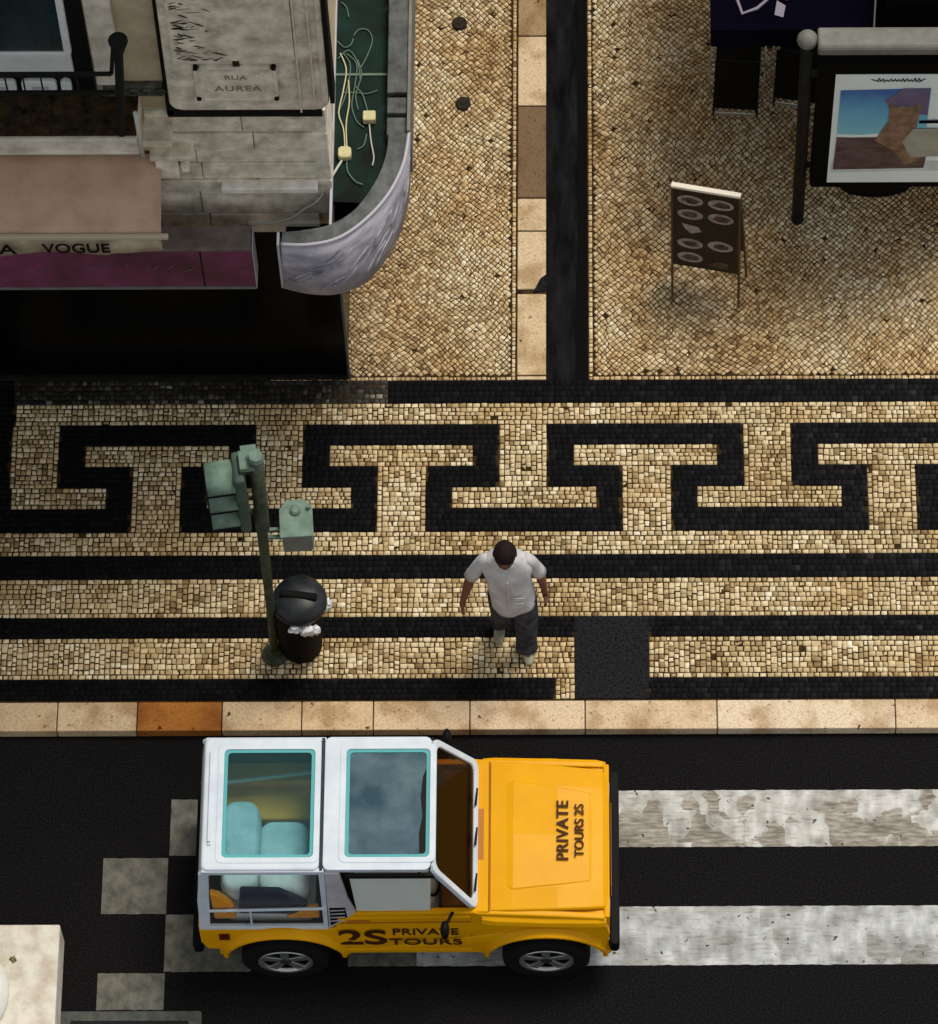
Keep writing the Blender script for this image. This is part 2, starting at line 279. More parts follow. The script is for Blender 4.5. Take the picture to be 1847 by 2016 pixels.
# ------------------------------------------------------------------ mesh helpers
class MB:
    def __init__(s): s.v = []; s.f = []
    def add(s, vs, fs):
        o = len(s.v); s.v += [tuple(map(float, v)) for v in vs]; s.f += [tuple(o+i for i in f) for f in fs]; return s
    def box(s, x0, x1, y0, y1, z0, z1):
        return s.add([(x0,y0,z0),(x1,y0,z0),(x1,y1,z0),(x0,y1,z0),(x0,y0,z1),(x1,y0,z1),(x1,y1,z1),(x0,y1,z1)],
                     [(0,3,2,1),(4,5,6,7),(0,1,5,4),(1,2,6,5),(2,3,7,6),(3,0,4,7)])
    def loft(s, rings, cap0=True, cap1=True, closed=True):
        n = len(rings[0]); vs = [p for r in rings for p in r]; fs = []
        for i in range(len(rings)-1):
            for j in range(n if closed else n-1):
                k = (j+1) % n
                fs.append((i*n+j, i*n+k, (i+1)*n+k, (i+1)*n+j))
        if cap0: fs.append(tuple(range(n))[::-1])
        if cap1: fs.append(tuple((len(rings)-1)*n+j for j in range(n)))
        return s.add(vs, fs)
    def prism(s, poly, a0, a1, axis='z'):
        def P(p, a):
            return (p[0],p[1],a) if axis=='z' else (p[0],a,p[1]) if axis=='y' else (a,p[0],p[1])
        return s.loft([[P(p,a0) for p in poly],[P(p,a1) for p in poly]])
    def frame(s, outer, inner, z0, z1):
        n = len(outer); vs = [(*p,z0) for p in outer]+[(*p,z1) for p in outer]+[(*p,z1) for p in inner]+[(*p,z0) for p in inner]; fs = []
        for j in range(n):
            k = (j+1)%n
            for a in range(4):
                b = (a+1)%4
                fs.append((a*n+j,a*n+k,b*n+k,b*n+j))
        return s.add(vs, fs)
    def cyl(s, p0, p1, r0, r1=None, n=16, cap=True):
        r1 = r0 if r1 is None else r1
        return s.tube([p0,p1],[r0,r1],n,cap)
    def tube(s, pts, r, n=8, cap=True):
        pts = [Vector(p) for p in pts]
        if not isinstance(r,(list,tuple)): r = [r]*len(pts)
        rings = []; up = None
        for i,p in enumerate(pts):
            t = (pts[min(i+1,len(pts)-1)]-pts[max(i-1,0)]).normalized()
            if up is None:
                up = Vector((0,0,1)) if abs(t.z)<.9 else Vector((1,0,0))
            u = t.cross(up).normalized(); up = u.cross(t).normalized()
            rings.append([p+r[i]*(math.cos(2*math.pi*j/n)*u+math.sin(2*math.pi*j/n)*up) for j in range(n)])
        return s.loft(rings, cap, cap)
    def lathe(s, prof, n=24, axis='z', c=(0,0,0), cap=True):
        rings = []
        for r,h in prof:
            rings.append([])
            for j in range(n):
                a = 2*math.pi*j/n; x,y = r*math.cos(a), r*math.sin(a)
                rings[-1].append((c[0]+x,c[1]+y,c[2]+h) if axis=='z' else (c[0]+x,c[1]+h,c[2]+y))
        return s.loft(rings, cap, cap)
    def ellipsoid(s, c, rad, n=16, m=10):
        rings = []
        for i in range(1,m):
            th = math.pi*i/m
            rings.append([(c[0]+rad[0]*math.sin(th)*math.cos(2*math.pi*j/n), c[1]+rad[1]*math.sin(th)*math.sin(2*math.pi*j/n), c[2]-rad[2]*math.cos(th)) for j in range(n)])
        return s.loft(rings)
    def tr(s, M):
        s.v = [tuple(M @ Vector(v)) for v in s.v]; return s
    def build(s, name, m, parent=None, bevel=0, smooth=False, seg=2, loc=None, label=None, sub=0):
        me = bpy.data.meshes.new(name); me.from_pydata(s.v, [], s.f)
        bm = bmesh.new(); bm.from_mesh(me); bmesh.ops.recalc_face_normals(bm, faces=bm.faces); bm.to_mesh(me); bm.free()
        me.materials.append(MT[m] if isinstance(m,str) else m)
        o = bpy.data.objects.new(name, me); COL.objects.link(o)
        if parent: o.parent = parent
        if loc: o.location = loc
        if smooth:
            for p in me.polygons: p.use_smooth = True
        if bevel:
            b = o.modifiers.new('bevel','BEVEL'); b.width = bevel; b.segments = seg; b.limit_method = 'ANGLE'; b.angle_limit = R_(35)
        if sub:
            b = o.modifiers.new('sub','SUBSURF'); b.levels = sub; b.render_levels = sub
        if label: o['label'] = label
        return o

def rr(x0,x1,y0,y1,r,n=4):
    out = []
    for cx,cy,a0 in ((x1-r,y1-r,0),(x0+r,y1-r,90),(x0+r,y0+r,180),(x1-r,y0+r,270)):
        for i in range(n+1):
            a = R_(a0+90*i/n); out.append((cx+r*math.cos(a), cy+r*math.sin(a)))
    return out

def thing(name, label, cat, loc=(0,0,0), rz=0, group=None):
    o = bpy.data.objects.new(name, None); COL.objects.link(o); o.empty_display_size = .1
    o.location = loc; o.rotation_euler = (0,0,rz); tag(o, label, cat, group); return o
def tag(o, label, cat, group=None):
    o['label'] = label; o['category'] = cat
    if group: o['group'] = group
    return o
def struct(o): o['kind'] = 'structure'; return o
def copy_tree(o, parent=None):
    c = o.copy(); COL.objects.link(c); c.parent = parent
    for ch in [q for q in bpy.data.objects if q.parent == o]: copy_tree(ch, c)
    return c

def text(body, size, M, m, parent, name='lettering', ext=.002, align='CENTER', space=1.0, bold=.015):
    cu = bpy.data.curves.new(name,'FONT'); cu.body = body; cu.size = size; cu.extrude = ext
    cu.align_x = align; cu.align_y = 'CENTER'; cu.space_character = space
    cu.offset = size*bold
    t = bpy.data.objects.new(name, cu); COL.objects.link(t)
    bpy.context.view_layer.update()
    me = bpy.data.meshes.new_from_object(t.evaluated_get(bpy.context.evaluated_depsgraph_get()))
    bpy.data.objects.remove(t); me.transform(M); me.materials.clear(); me.materials.append(MT[m])
    o = bpy.data.objects.new(name, me); COL.objects.link(o); o.parent = parent
    return o

# ------------------------------------------------------------------ paving stones (real cut stones on a sand bed)
class Stones:
    def __init__(s, seed): s.q = []; s.rg = np.random.default_rng(seed)
    def rect(s, x0,x1,y0,y1, size=.044, along='x', jit=.12):
        """rows of cut stones filling a rectangle"""
        rg = s.rg
        if along == 'y':
            a0,a1,b0,b1 = y0,y1,x0,x1
        else:
            a0,a1,b0,b1 = x0,x1,y0,y1
        nr = max(1, round((b1-b0)/size)); e = np.linspace(b0,b1,nr+1)
        e[1:-1] += rg.normal(0, size*.06, nr-1)
        for r in range(nr):
            x = a0; xs = [a0]
            while x < a1-1e-6:
                x += size*rg.uniform(.78,1.5)
                if a1-x < size*.5: x = a1
                xs.append(min(x,a1))
            for i in range(len(xs)-1):
                c = np.array([(xs[i],e[r]),(xs[i+1],e[r]),(xs[i+1],e[r+1]),(xs[i],e[r+1])])
                c += rg.normal(0, size*.045, c.shape)
                c[:,0] = np.clip(c[:,0],a0,a1); c[:,1] = np.clip(c[:,1],b0,b1)
                s.q.append(c[:,::-1][::-1] if along=='y' else c)
        return s
    def band(s, x0,x1,y0,y1, size=.044):
        """border courses along the long edges, then patches of alternating direction"""
        rg = s.rg; horiz = (x1-x0) >= (y1-y0); bw = size*.95
        if horiz:
            s.rect(x0,x1,y0,y0+bw,size); s.rect(x0,x1,y1-bw,y1,size); x = x0
            while x < x1-1e-6:
                nx = min(x+rg.uniform(.12,.42), x1); nx = x1 if x1-nx < .1 else nx
                s.rect(x,nx,y0+bw,y1-bw,size,'y' if rg.random()<.5 else 'x'); x = nx
        else:
            s.rect(x0,x0+bw,y0,y1,size,'y'); s.rect(x1-bw,x1,y0,y1,size,'y'); y = y0
            while y < y1-1e-6:
                ny = min(y+rg.uniform(.10,.28), y1); ny = y1 if y1-ny < .08 else ny
                s.rect(x0+bw,x1-bw,y,ny,size,'x' if rg.random()<.6 else 'y'); y = ny
        return s
    def diag(s, x0,x1,y0,y1, size=.056, edges=True):
        """stones laid on the diagonal, the courses wandering a little"""
        rg = s.rg; n = int(math.hypot(x1-x0,y1-y0)/size)+8; cx,cy = (x0+x1)/2,(y0+y1)/2
        i = np.arange(-n,n+1); A,B = np.meshgrid(i,i,indexing='ij')
        k = size/math.sqrt(2); X = cx+(A-B)*k; Y = cy+(A+B)*k
        wx = .030*np.sin(2.3*X+1.7*Y+1)+.018*np.sin(4.1*Y-2.2*X)+.010*np.sin(9*X+5*Y)
        wy = .030*np.sin(2.0*Y-1.9*X+2)+.018*np.sin(3.7*X+1.1*Y)+.010*np.sin(8*Y-6*X)
        X = X+wx+rg.normal(0,size*.14,X.shape); Y = Y+wy+rg.normal(0,size*.14,Y.shape)
        P = np.stack([X,Y],-1); Q = np.stack([P[:-1,:-1],P[1:,:-1],P[1:,1:],P[:-1,1:]],2).reshape(-1,4,2)
        c = Q.mean(1); bw = size*.9 if edges else 0
        ok = (c[:,0]>x0+bw+.012)&(c[:,0]<x1-bw-.012)&(c[:,1]>y0+bw+.012)&(c[:,1]<y1-bw-.012)
        Q = Q[ok]; Q[:,:,0] = np.clip(Q[:,:,0],x0+bw,x1-bw); Q[:,:,1] = np.clip(Q[:,:,1],y0+bw,y1-bw)
        s.q += list(Q)
        if edges:
            s.rect(x0,x0+bw,y0,y1,size,'y'); s.rect(x1-bw,x1,y0,y1,size,'y')
            s.rect(x0+bw,x1-bw,y0,y0+bw,size); s.rect(x0+bw,x1-bw,y1-bw,y1,size)
        return s
    def build(s, name, m, z=0.0, gap=.0055, depth=.011, rise=.0022, tint=None, slope=.004):
        rg = s.rg; Q = np.array(s.q); N = len(Q); c = Q.mean(1, keepdims=True)
        d = np.linalg.norm(Q-c, axis=2, keepdims=True)+1e-6
        g = gap*rg.uniform(.6,1.5,(N,1,1))
        top = c+(Q-c)*np.clip(1-(g+slope)*1.35/d,.25,1); bot = c+(Q-c)*np.clip(1-g*.9/d,.3,1)
        zt = z+rg.normal(0,rise,(N,1))+ (rg.normal(0,rise*.55,(N,4)))
        V = np.zeros((N,8,3)); V[:,:4,:2] = top; V[:,:4,2] = zt; V[:,4:,:2] = bot; V[:,4:,2] = z-depth
        V = V.reshape(-1,3)
        base = (np.arange(N)*8)[:,None,None]
        F = np.array([[0,1,2,3],[4,5,1,0],[5,6,2,1],[6,7,3,2],[7,4,0,3]])[None]+base
        F = F.reshape(-1,4)
        me = bpy.data.meshes.new(name); me.vertices.add(len(V)); me.vertices.foreach_set('co',V.ravel())
        me.loops.add(F.size); me.loops.foreach_set('vertex_index',F.ravel().astype(np.int32))
        me.polygons.add(len(F)); me.polygons.foreach_set('loop_start',np.arange(0,F.size,4,dtype=np.int32))
        me.update(calc_edges=True); me.validate()
        t = rg.beta(2.0,1.7,N) if tint is None else tint(c[:,0,:],rg)
        at = me.attributes.new('tint','FLOAT','FACE'); at.data.foreach_set('value',np.repeat(t,5).astype(np.float32))
        me.materials.append(MT[m]); o = bpy.data.objects.new(name,me); COL.objects.link(o); return struct(o)

def slabs(name, m, rects, z, h, seed=1, bevel=.008):
    """row of big cut slabs in one mesh; each rect = (x0,x1,y0,y1,tint)"""
    mb = MB(); tints = []
    for x0,x1,y0,y1,t in rects:
        mb.box(x0,x1,y0,y1,z-h,z); tints += [t]*6
    o = mb.build(name, m, bevel=bevel)
    at = o.data.attributes.new('tint','FLOAT','FACE'); at.data.foreach_set('value',np.array(tints,dtype=np.float32))
    return struct(o)

# ------------------------------------------------------------------ ground
ROAD_Z = -.10
g = MB(); g.add([(-600,-600,ROAD_Z),(600,-600,ROAD_Z),(600,600,ROAD_Z),(-600,600,ROAD_Z)],[(0,1,2,3)])
struct(g.build('road','asphalt'))
XL, XR, YK = -6.2, 4.4, -1.95            # detailed paving reaches a little past the frame
g = MB(); g.box(-40,40,-1.69,60,-.30,-.0105); struct(g.build('pavement','joint'))

WR = []                                   # white stone rectangles
BK = []
XW0 = -4.70
def W(*r): WR.append(r)
W(XW0,XR,.822,1.022)
P = 2.012
for k in range(-2,3):
    x = -.696+P*k
    if x > XR-.4: continue
    W(x,x+.392,.240,.822)
    W(max(x-.388,XW0),min(x+.80,XR),.045,.240)
for k in range(-3,3):
    x = .315+P*k
    if x > XR-.4 or x < XL: continue
    W(x,x+.400,-.170,.434)
    if x > -4.4: W(x-.400,min(x+.785,XR),.434,.630)
W(XL,XR,-.384,-.170)
W(XL,XR,-.944,-.596)
W(XL,-.078,-1.492,-1.126)
W(.519,XR,-1.492,-1.126)
W(-.235,-.078,-1.68,-1.495)
ws = Stones(3)
for r in WR: ws.band(*r)
def wt(c,rg):
    return np.clip(rg.beta(1.6,1.3,len(c))*.95+.07*np.sin(c[:,0]*1.9+c[:,1]*2.7),0,1)
ws.build('pavement_pattern','white_cobble',tint=wt,gap=.0058,rise=.0035,slope=.006)
# black basalt stones everywhere else in the band: fill grid cells not covered by white
bs = Stones(5)
rg = np.random.default_rng(11)
def covered(x,y):
    return any(a-.004<x<b+.004 and c-.004<y<d+.004 for a,b,c,d in WR)
def fill_black(x0,x1,y0,y1):
    ny = max(1,round((y1-y0)/.048)); e = np.linspace(y0,y1,ny+1)
    for r in range(ny):
        x = x0
        while x < x1:
            nx = min(x+.05*rg.uniform(.85,1.3),x1)
            ym = (e[r]+e[r+1])/2
            if not covered((x+nx)/2,ym) and not (-.078<(x+nx)/2<.519 and -1.68<ym<-.944):
                a,b = x,nx
                # trim against white edges
                for wa,wb,wc,wd in WR:
                    if wc<ym<wd:
                        if a<wa<b: b = wa
                        if a<wb<b: a = wb
                if b-a>.015: bs.q.append(np.array([(a,e[r]),(b,e[r]),(b,e[r+1]),(a,e[r+1])]))
            x = nx
yb = [-1.68,-1.495,-1.126,-.944,-.596,-.384,-.170,.045,.240,.434,.630,.822,1.022]
for a,b in zip(yb[:-1],yb[1:]): fill_black(XL,XR,a,b)
fill_black(-1.62,XR,1.022,1.232)
fill_black(XL,-4.72,1.022,1.24)
bs.build('pavement_border','dark_cobble',gap=.0007,slope=.001,rise=.0008,tint=lambda c,rg: np.clip(rg.beta(2,3,len(c))*.7+.075*np.clip(c[:,0]+2.2,-2,4.5),0,1))
# worn, grimy threshold course under the shopfront
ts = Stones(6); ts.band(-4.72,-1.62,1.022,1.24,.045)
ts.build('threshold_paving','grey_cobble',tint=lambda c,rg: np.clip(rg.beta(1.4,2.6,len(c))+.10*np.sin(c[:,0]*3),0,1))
# asphalt infill
g = MB(); g.box(-.078,.519,-1.68,-.944,-.05,.001); struct(g.build('asphalt_infill','asphalt_patch',bevel=.004))
# upper paving on the diagonal
ds = Stones(8); ds.diag(.045,XR,1.236,7.0,.039); ds.diag(-2.6,-.565,1.236,7.0,.037)
def dt(c,rg):
    return np.clip(.10+rg.beta(1.9,1.6,len(c))*.88+.10*np.sin(c[:,0]*2.3+c[:,1]*1.3)+.05*np.sin(5*c[:,1]-3*c[:,0]),0,1)
ds.build('side_pavement','tan_cobble',tint=dt,gap=.0050,rise=.004,slope=.006)
# slab strip and dark gutter of the side street
js = [1.275,2.06,2.665,2.989,3.905,4.615,5.5,6.6]; tt = [.78,.88,.80,.12,.85,.36,.7]
rc = []
for (a,b),t in zip(zip(js[:-1],js[1:]),tt):
    rc.append((-.552,-.312,a+.006,b-.006,t))
rc[1] = (-.552,-.312,2.10,2.659,.88)
rc.append((-.552,-.312,1.236,1.268,.9))
slabs('kerb_strip','slab',rc,.004,.2)
g = MB(); g.prism([(-.42,2.07),(-.312,2.09),(-.312,2.24),(-.36,2.20)],-.1,.007); struct(g.build('mortar_patch','asphalt_patch'))
g = MB(); g.box(-.308,.040,1.236,12,-.2,-.006); struct(g.build('gutter','gutter'))
g = MB(); g.prism([(-.06,1.24),(.038,1.24),(.038,6.5),(-.05,6.5),(-.04,2.6),(-.07,1.9)],-.1,-.002); struct(g.build('gutter_edge','black'))
# kerb
kj = [-7.0,-5.2,-4.225,-3.586,-2.907,-2.268,-1.694,-.921,.002,1.059,2.487,3.6,4.8]; kt = [.5,.35,.45,.05,.4,.36,.52,.66,.55,.85,.62,.7]
slabs('kerb','kerb',[(a+.004,b-.004,YK,-1.697,t) for (a,b),t in zip(zip(kj[:-1],kj[1:]),kt)],.004,.25)
g = MB(); g.box(-40,-7.02,YK,-1.69,-.25,.003); g.box(4.82,40,YK,-1.69,-.25,.003); struct(g.build('kerb_run','limestone_pale'))
# road markings
def marking(x0,x1,y0,y1,m,z=.004):
    mb = MB(); n = max(2,int((x1-x0)/.035)); k = random.Random(int(x0*91+y0*37))
    j = lambda: k.gauss(0,.0016)
    top = [(x0+(x1-x0)*i/n,y1+j()) for i in range(n+1)]; bot = [(x0+(x1-x0)*i/n,y0+j()) for i in range(n+1)]
    cx,cy = (x0+x1)/2,(y0+y1)/2
    mb.prism([(p[0]-cx,p[1]-cy) for p in bot+top[::-1]],0,z-.0005)
    return struct(mb.build('road_marking',m,loc=(cx,cy,ROAD_Z)))
marking(-1.6,7.2,-2.930,-2.444,'stripe_worn')
marking(-1.325,7.2,-3.930,-3.437,'stripe')
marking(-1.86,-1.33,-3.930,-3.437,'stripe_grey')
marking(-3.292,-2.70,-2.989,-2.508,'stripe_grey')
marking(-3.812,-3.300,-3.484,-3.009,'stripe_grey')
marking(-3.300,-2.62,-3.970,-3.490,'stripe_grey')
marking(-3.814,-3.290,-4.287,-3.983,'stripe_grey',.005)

# drain
t = thing('drain_cover','dark metal drain frame in the road beside the pale stone block','drain cover',(-3.55,-4.62,ROAD_Z))
g = MB(); g.frame(rr(-.56,.56,-.32,.32,.02,2),rr(-.46,.46,-.24,.24,.01,2),0,.012); g.build('frame','drain',t,bevel=.003)
g = MB(); g.box(-.46,.46,-.24,.24,0,.006); g.build('grate_bed','rubber',t)
g = MB(); g.box(-.25,.38,-.23,.20,.006,.016); g.build('plate','drain_plate',t,bevel=.003)

# stone block and white column base
sb = MB(); sb.box(-.8,0,-1.0,0,0,.35); o = sb.build('stone_block','travertine',bevel=.012,loc=(-4.087,-3.708,ROAD_Z))
tag(o,'pale pitted stone block on the road at the lower left corner','stone block')
pc = MB(); pc.lathe([(.40,0),(.42,.02),(.42,.10),(.36,.14),(.33,.20),(.33,.9),(.30,.95),(.01,.96)],32)
o = pc.build('bollard','white_stone',smooth=True,loc=(-4.87,-4.30,.2505)); tag(o,'round white stone bollard standing on the pale stone block','bollard')
wd = MB(); k = random.Random(2)
for i in range(26):
    a = k.uniform(0,6.28); r = k.uniform(.002,.022); c = Vector((r*math.cos(a),r*math.sin(a),.002)); d = Vector((math.cos(a),math.sin(a),k.uniform(.3,1.4))).normalized()*k.uniform(.010,.020)
    s_ = Vector((-math.sin(a),math.cos(a),0))*.007
    wd.add([c-s_*.4,c+d*.5-s_,c+d,c+d*.5+s_,c+s_*.4],[(0,1,2,3,4)])
o = wd.build('weed','weed',loc=(-4.435,-4.0,.2505)); tag(o,'tiny yellow green weed growing at the foot of the white bollard','plant')

# iron caps in the paving
for (x,y,lb) in ((-1.06,4.744,'round dark iron cap set in the cobbles nearer the top edge of the photo'),(-1.023,3.928,'round dark iron cap set in the cobbles beside the curved shop canopy')):
    c = MB(); c.lathe([(.066,-.01),(.066,.012),(.058,.018),(.02,.016),(.018,.022),(.001,.023)],20)
    o = c.build('iron_cap','iron',loc=(x,y,.004),smooth=False); tag(o,lb,'iron cap','iron caps in the paving')

# ------------------------------------------------------------------ corner building
b = thing('corner_building','weathered limestone corner building with dark shopfront and mossy balcony','building',(-1.93,1.25,0))
BX, BY = -1.93, 1.25
def L(x): return x-BX
def wallpoly(mb,x0,x1,y0,y1,z0,z1): mb.box(x0-BX,x1-BX,y0-BY,y1-BY,z0,z1)
m = MB(); k = random.Random(4)
# lower rusticated courses, each stone a hair different in depth
zc = [2.46,2.70,3.05,3.22,3.46,3.66,3.90,4.22]
for z0,z1 in zip(zc[:-1],zc[1:]):
    xs = [-3.30,-2.85+k.uniform(-.2,.4),-2.05+.12*((z0>2.6)&1)]
    for xa,xb in zip(xs[:-1],xs[1:]):
        d = k.uniform(0,.022); wallpoly(m,xa+.003,xb-.003,BY-d,BY+.5,z0+.009,z1-.009)
m.build('stone_courses','limestone',b,bevel=.008)
m = MB(); wallpoly(m,-14,-1.94,BY+.02,BY+12,2.47,19); m.build('wall','limestone_brown',b)
m = MB(); wallpoly(m,-2.045,-1.935,BY-.006,BY+.3,2.70,4.2); m.build('corner_edge','limestone_pale',b,bevel=.01)
# bright projecting ledge and lintel
m = MB(); wallpoly(m,-2.78,-2.04,BY-.090,BY,3.14,3.21); m.build('ledge','ledge_white',b,bevel=.01)
m = MB(); wallpoly(m,-2.62,-2.05,BY-.035,BY-.005,2.462,2.60); m.build('lintel','limestone_pale',b,bevel=.008)
# upper corner pilaster: raised rounded panel
def px(x,z): return (x-BX,z)
out = [px(-3.02,10),px(-3.07,4.53)]+[px(-2.96+.11*math.cos(R_(a)),4.52+.11*math.sin(R_(a))) for a in range(190,271,20)]
out += [px(-2.0+.12*math.cos(R_(a)),4.53+.12*math.sin(R_(a))) for a in range(270,361,20)]+[px(-1.87,10)]
m = MB(); m.prism([(p[0],p[1]) for p in out],-.13,0,'y'); pil = m.build('pilaster','limestone',b,bevel=.015)
m = MB(); m.prism([px(-3.0,5.14),px(-2.10,5.14),px(-2.10,10),px(-2.97,10)],-.165,-.12,'y'); m.build('upper_panel','limestone',pil,bevel=.012)
m = MB(); m.box(L(-3.0),L(-2.12),-.152,-.12,5.085,5.125); m.build('string_course','limestone_pale',pil,bevel=.008)
m = MB()
for xa,xb,d in ((-2.10,-2.085,.16),(-1.995,-1.98,.155),(-1.93,-1.90,.145)):
    m.prism([px(xa,4.42 if xa<-2.05 else 4.55),px(xb,4.42 if xb<-2.05 else 4.55),px(xb+.03,10),px(xa+.03,10)],-d,-.11,'y')
m.build('moulding','limestone_pale',pil,bevel=.006)
m = MB()
k = random.Random(9)
for i in range(60):
    z = 5.16+k.random()**1.3*.95; x = -2.975+k.random()**2*.30; ln = k.uniform(.03,.13); h_ = k.uniform(.006,.022); sk = k.uniform(-.03,.03)
    m.prism([px(x,z),px(x+ln*.3,z-h_*.7),px(x+ln*.7,z-h_*.3+sk),px(x+ln,z+sk),px(x+ln*.8,z+h_*.5+sk),px(x+ln*.35,z+h_*.7)],-.1665,-.160,'y')
m.build('weathered_cracks','crack',pil)
m = MB(); m.box(L(-2.56),L(-2.51),-.157,-.13,5.06,5.14); m.build('drain_hole','soot',pil)
# black strips painting in the shadow line round the pilaster's foot and sides
m = MB(); m.box(L(-3.11),L(-1.95),-.035,-.024,4.17,4.26); m.prism([px(-3.115,4.2),px(-3.06,4.2),px(-3.0,10),px(-3.055,10)],-.035,-.024,'y'); m.prism([px(-1.875,4.5),px(-1.842,4.5),px(-1.842,10),px(-1.875,10)],-.128,.05,'y'); m.build('painted_shadow_line','ink',b)
# street plaque with notched corners
pl = []
x0,x1,z0,z1,r = -2.855,-2.245,4.61,5.06,.05
for cx,cz,a0 in ((x1,z1,270),(x0,z1,0),(x0,z0,90),(x1,z0,180)):
    pts = [(cx-BX+r*math.cos(R_(a0-90*0+t)),cz+r*math.sin(R_(a0+t))) for t in (0,-30,-60,-90)]
    pl += pts
m = MB(); m.prism(pl,-.165,-.13,'y'); pq = m.build('street_plaque','limestone',b,bevel=.006)
m = MB(); 
m.box(L(x0)+.0,L(x0)+.03,-.173,-.16,z0+.06,z1-.06); m.box(L(x1)-.03,L(x1),-.173,-.16,z0+.06,z1-.06); m.box(L(x0)+.06,L(x1)-.06,-.173,-.16,z0,z0+.022); m.box(L(x0)+.06,L(x1)-.06,-.173,-.16,z1-.022,z1)
m.build('raised_border','limestone_pale',pq,bevel=.006)
for xx in (x0,x1):
    for zz in (z0,z1):
        m = MB(); m.cyl((L(xx)+(.018 if xx==x0 else -.018),-.134,zz-.018 if zz==z1 else zz+.018),(L(xx)+(.018 if xx==x0 else -.018),-.172,zz-.018 if zz==z1 else zz+.018),.018,n=10); m.build('bolt_hole','ink',pq)
FR = Matrix.Rotation(R_(90),4,'X')
text('RUA',.085,Matrix.Translation((L(-2.55),-.166,4.92))@FR,'ink_stone',pq,ext=.001)
text('AUREA',.10,Matrix.Translation((L(-2.54),-.166,4.77))@FR,'ink_stone',pq,ext=.001,space=1.15)
# shopfront: dark glass under the lintel, thin corner post
m = MB(); wallpoly(m,-14,-1.955,BY+.03,BY+.05,.02,2.46); m.build('shop_window','black_glass',b)
m = MB(); wallpoly(m,-1.975,-1.955,BY+.05,BY+8,.02,2.46); m.build('side_shop_window','black_glass',b)
m = MB(); wallpoly(m,-1.955,-1.935,BY+.0,BY+.03,0,2.46); m.build('corner_post','rim_metal',b,bevel=.004)
m = MB(); wallpoly(m,-14,-1.955,BY-.01,BY+.03,0,.035); m.build('sill_strip','dark_metal',b,bevel=.004)
# balcony slab
m = MB(); wallpoly(m,-14,-3.30,.855,1.25,4.25,4.44); sl_ = m.build('balcony_slab','limestone_pale',b,bevel=.01)
m = MB(); wallpoly(m,-14,-3.31,.885,1.24,4.44,4.452); m.build('moss_cover','moss',sl_)
m = MB(); wallpoly(m,-14,-3.30,.84,.87,4.40,4.455); wallpoly(m,-14,-3.30,.84,.86,4.245,4.27); m.build('slab_lip','limestone_pale',sl_,bevel=.006)
# small stepped ledges and brackets right of the balcony
for q_ in ((-3.30,-3.08,1.02,1.25,4.06,4.13),(-3.28,-2.95,1.10,1.25,3.72,3.78)):
    m = MB(); wallpoly(m,*q_); m.build('stepped_ledge','limestone',b,bevel=.008)
for q_ in ((-3.25,-3.08,1.14,1.25,3.40,3.70),(-3.06,-3.0,1.16,1.25,3.46,3.70)):
    m = MB(); wallpoly(m,*q_); m.build('bracket','limestone',b,bevel=.01)
# french door with white bottom rail
m = MB(); wallpoly(m,-14,-3.62,1.245,1.27,4.46,10); dr = m.build('door_recess_shade','ink',b)  # flat black sheet stands in for the shade in the door reveal
m = MB(); wallpoly(m,-6,-3.80,1.225,1.244,5.07,10); wg = m.build('window_pane','window_glass',b)
m = MB(); m.box(L(-6),L(-3.755),-.045,-.006,4.76,5.07); m.prism([px(-3.80,5.07),px(-3.745,5.07),px(-3.715,10),px(-3.77,10)],-.05,-.006,'y'); m.build('window_frame','window_white',b,bevel=.008)
for xa,xb in ((-4.52,-4.20),(-4.16,-3.90),(-3.87,-3.79)):
    o_ = rr(L(xa),L(xb),4.53,4.69,.04,3)
    m = MB(); m.prism(o_,-.05,-.006,'y'); pan = m.build('door_panel','window_white',b,bevel=.01)
    if xb-xa>.1: m = MB(); m.box(L(xa+.08),L(xb-.06),-.054,-.045,4.59,4.63); m.build('panel_slot','pillar_grey',pan)
m = MB(); m.prism([px(-3.60,4.62),px(-3.40,4.62),px(-3.42,10),px(-3.62,10)],-.04,.02,'y'); m.build('door_jamb','limestone_pale',b,bevel=.012)
m = MB(); wallpoly(m,-3.56,-3.12,1.215,1.26,4.46,4.60)
for i in range(5): m.tube([(L(-3.54+.10*i+.045*math.cos(t_)*(1-t_/14)),-.045,4.53+.05*math.sin(t_)*(1-t_/14)) for t_ in np.linspace(0,9,22)],.010,6)
m.build('carved_frieze','frieze',b,bevel=.006)
# iron railing on the balcony slab: corner post, two rails, thin balusters
rl = thing('balcony_railing','dark iron balcony railing with a flared corner post on the mossy slab','railing',(-3.42,.90,4.452))
m = MB(); m.tube([(0,0,0),(.085,0,1.22)],.034,10); m.build('corner_post','rail_iron',rl)
m = MB(); m.lathe([(.034,1.12),(.050,1.18),(.072,1.25),(.072,1.27),(.03,1.275)],12,'z',(.087,0,0)); m.build('finial','rail_iron',rl)
for zz in (.82,.57):
    m = MB(); m.box(-4.5,0,-.014,.014,zz-.012,zz+.012); m.build('rail','rail_iron',rl)
for i in range(22):
    m = MB(); m.cyl((-.13-.13*i,0,0),(-.13-.13*i,0,.81),.007,n=6); m.build('baluster','rail_iron',rl)
m = MB(); m.box(-.014,.014,0,.35,.808,.832); m.build('side_rail','rail_iron',rl)
# white pipe at the slab end
m = MB(); m.tube([(0,0,0),(0,0,.30),(-.005,.01,.62)],.016,8); o = m.build('conduit','cable_white',loc=(-3.28,.83,4.22),smooth=True); tag(o,'thin white conduit standing at the right end of the balcony slab','pipe')

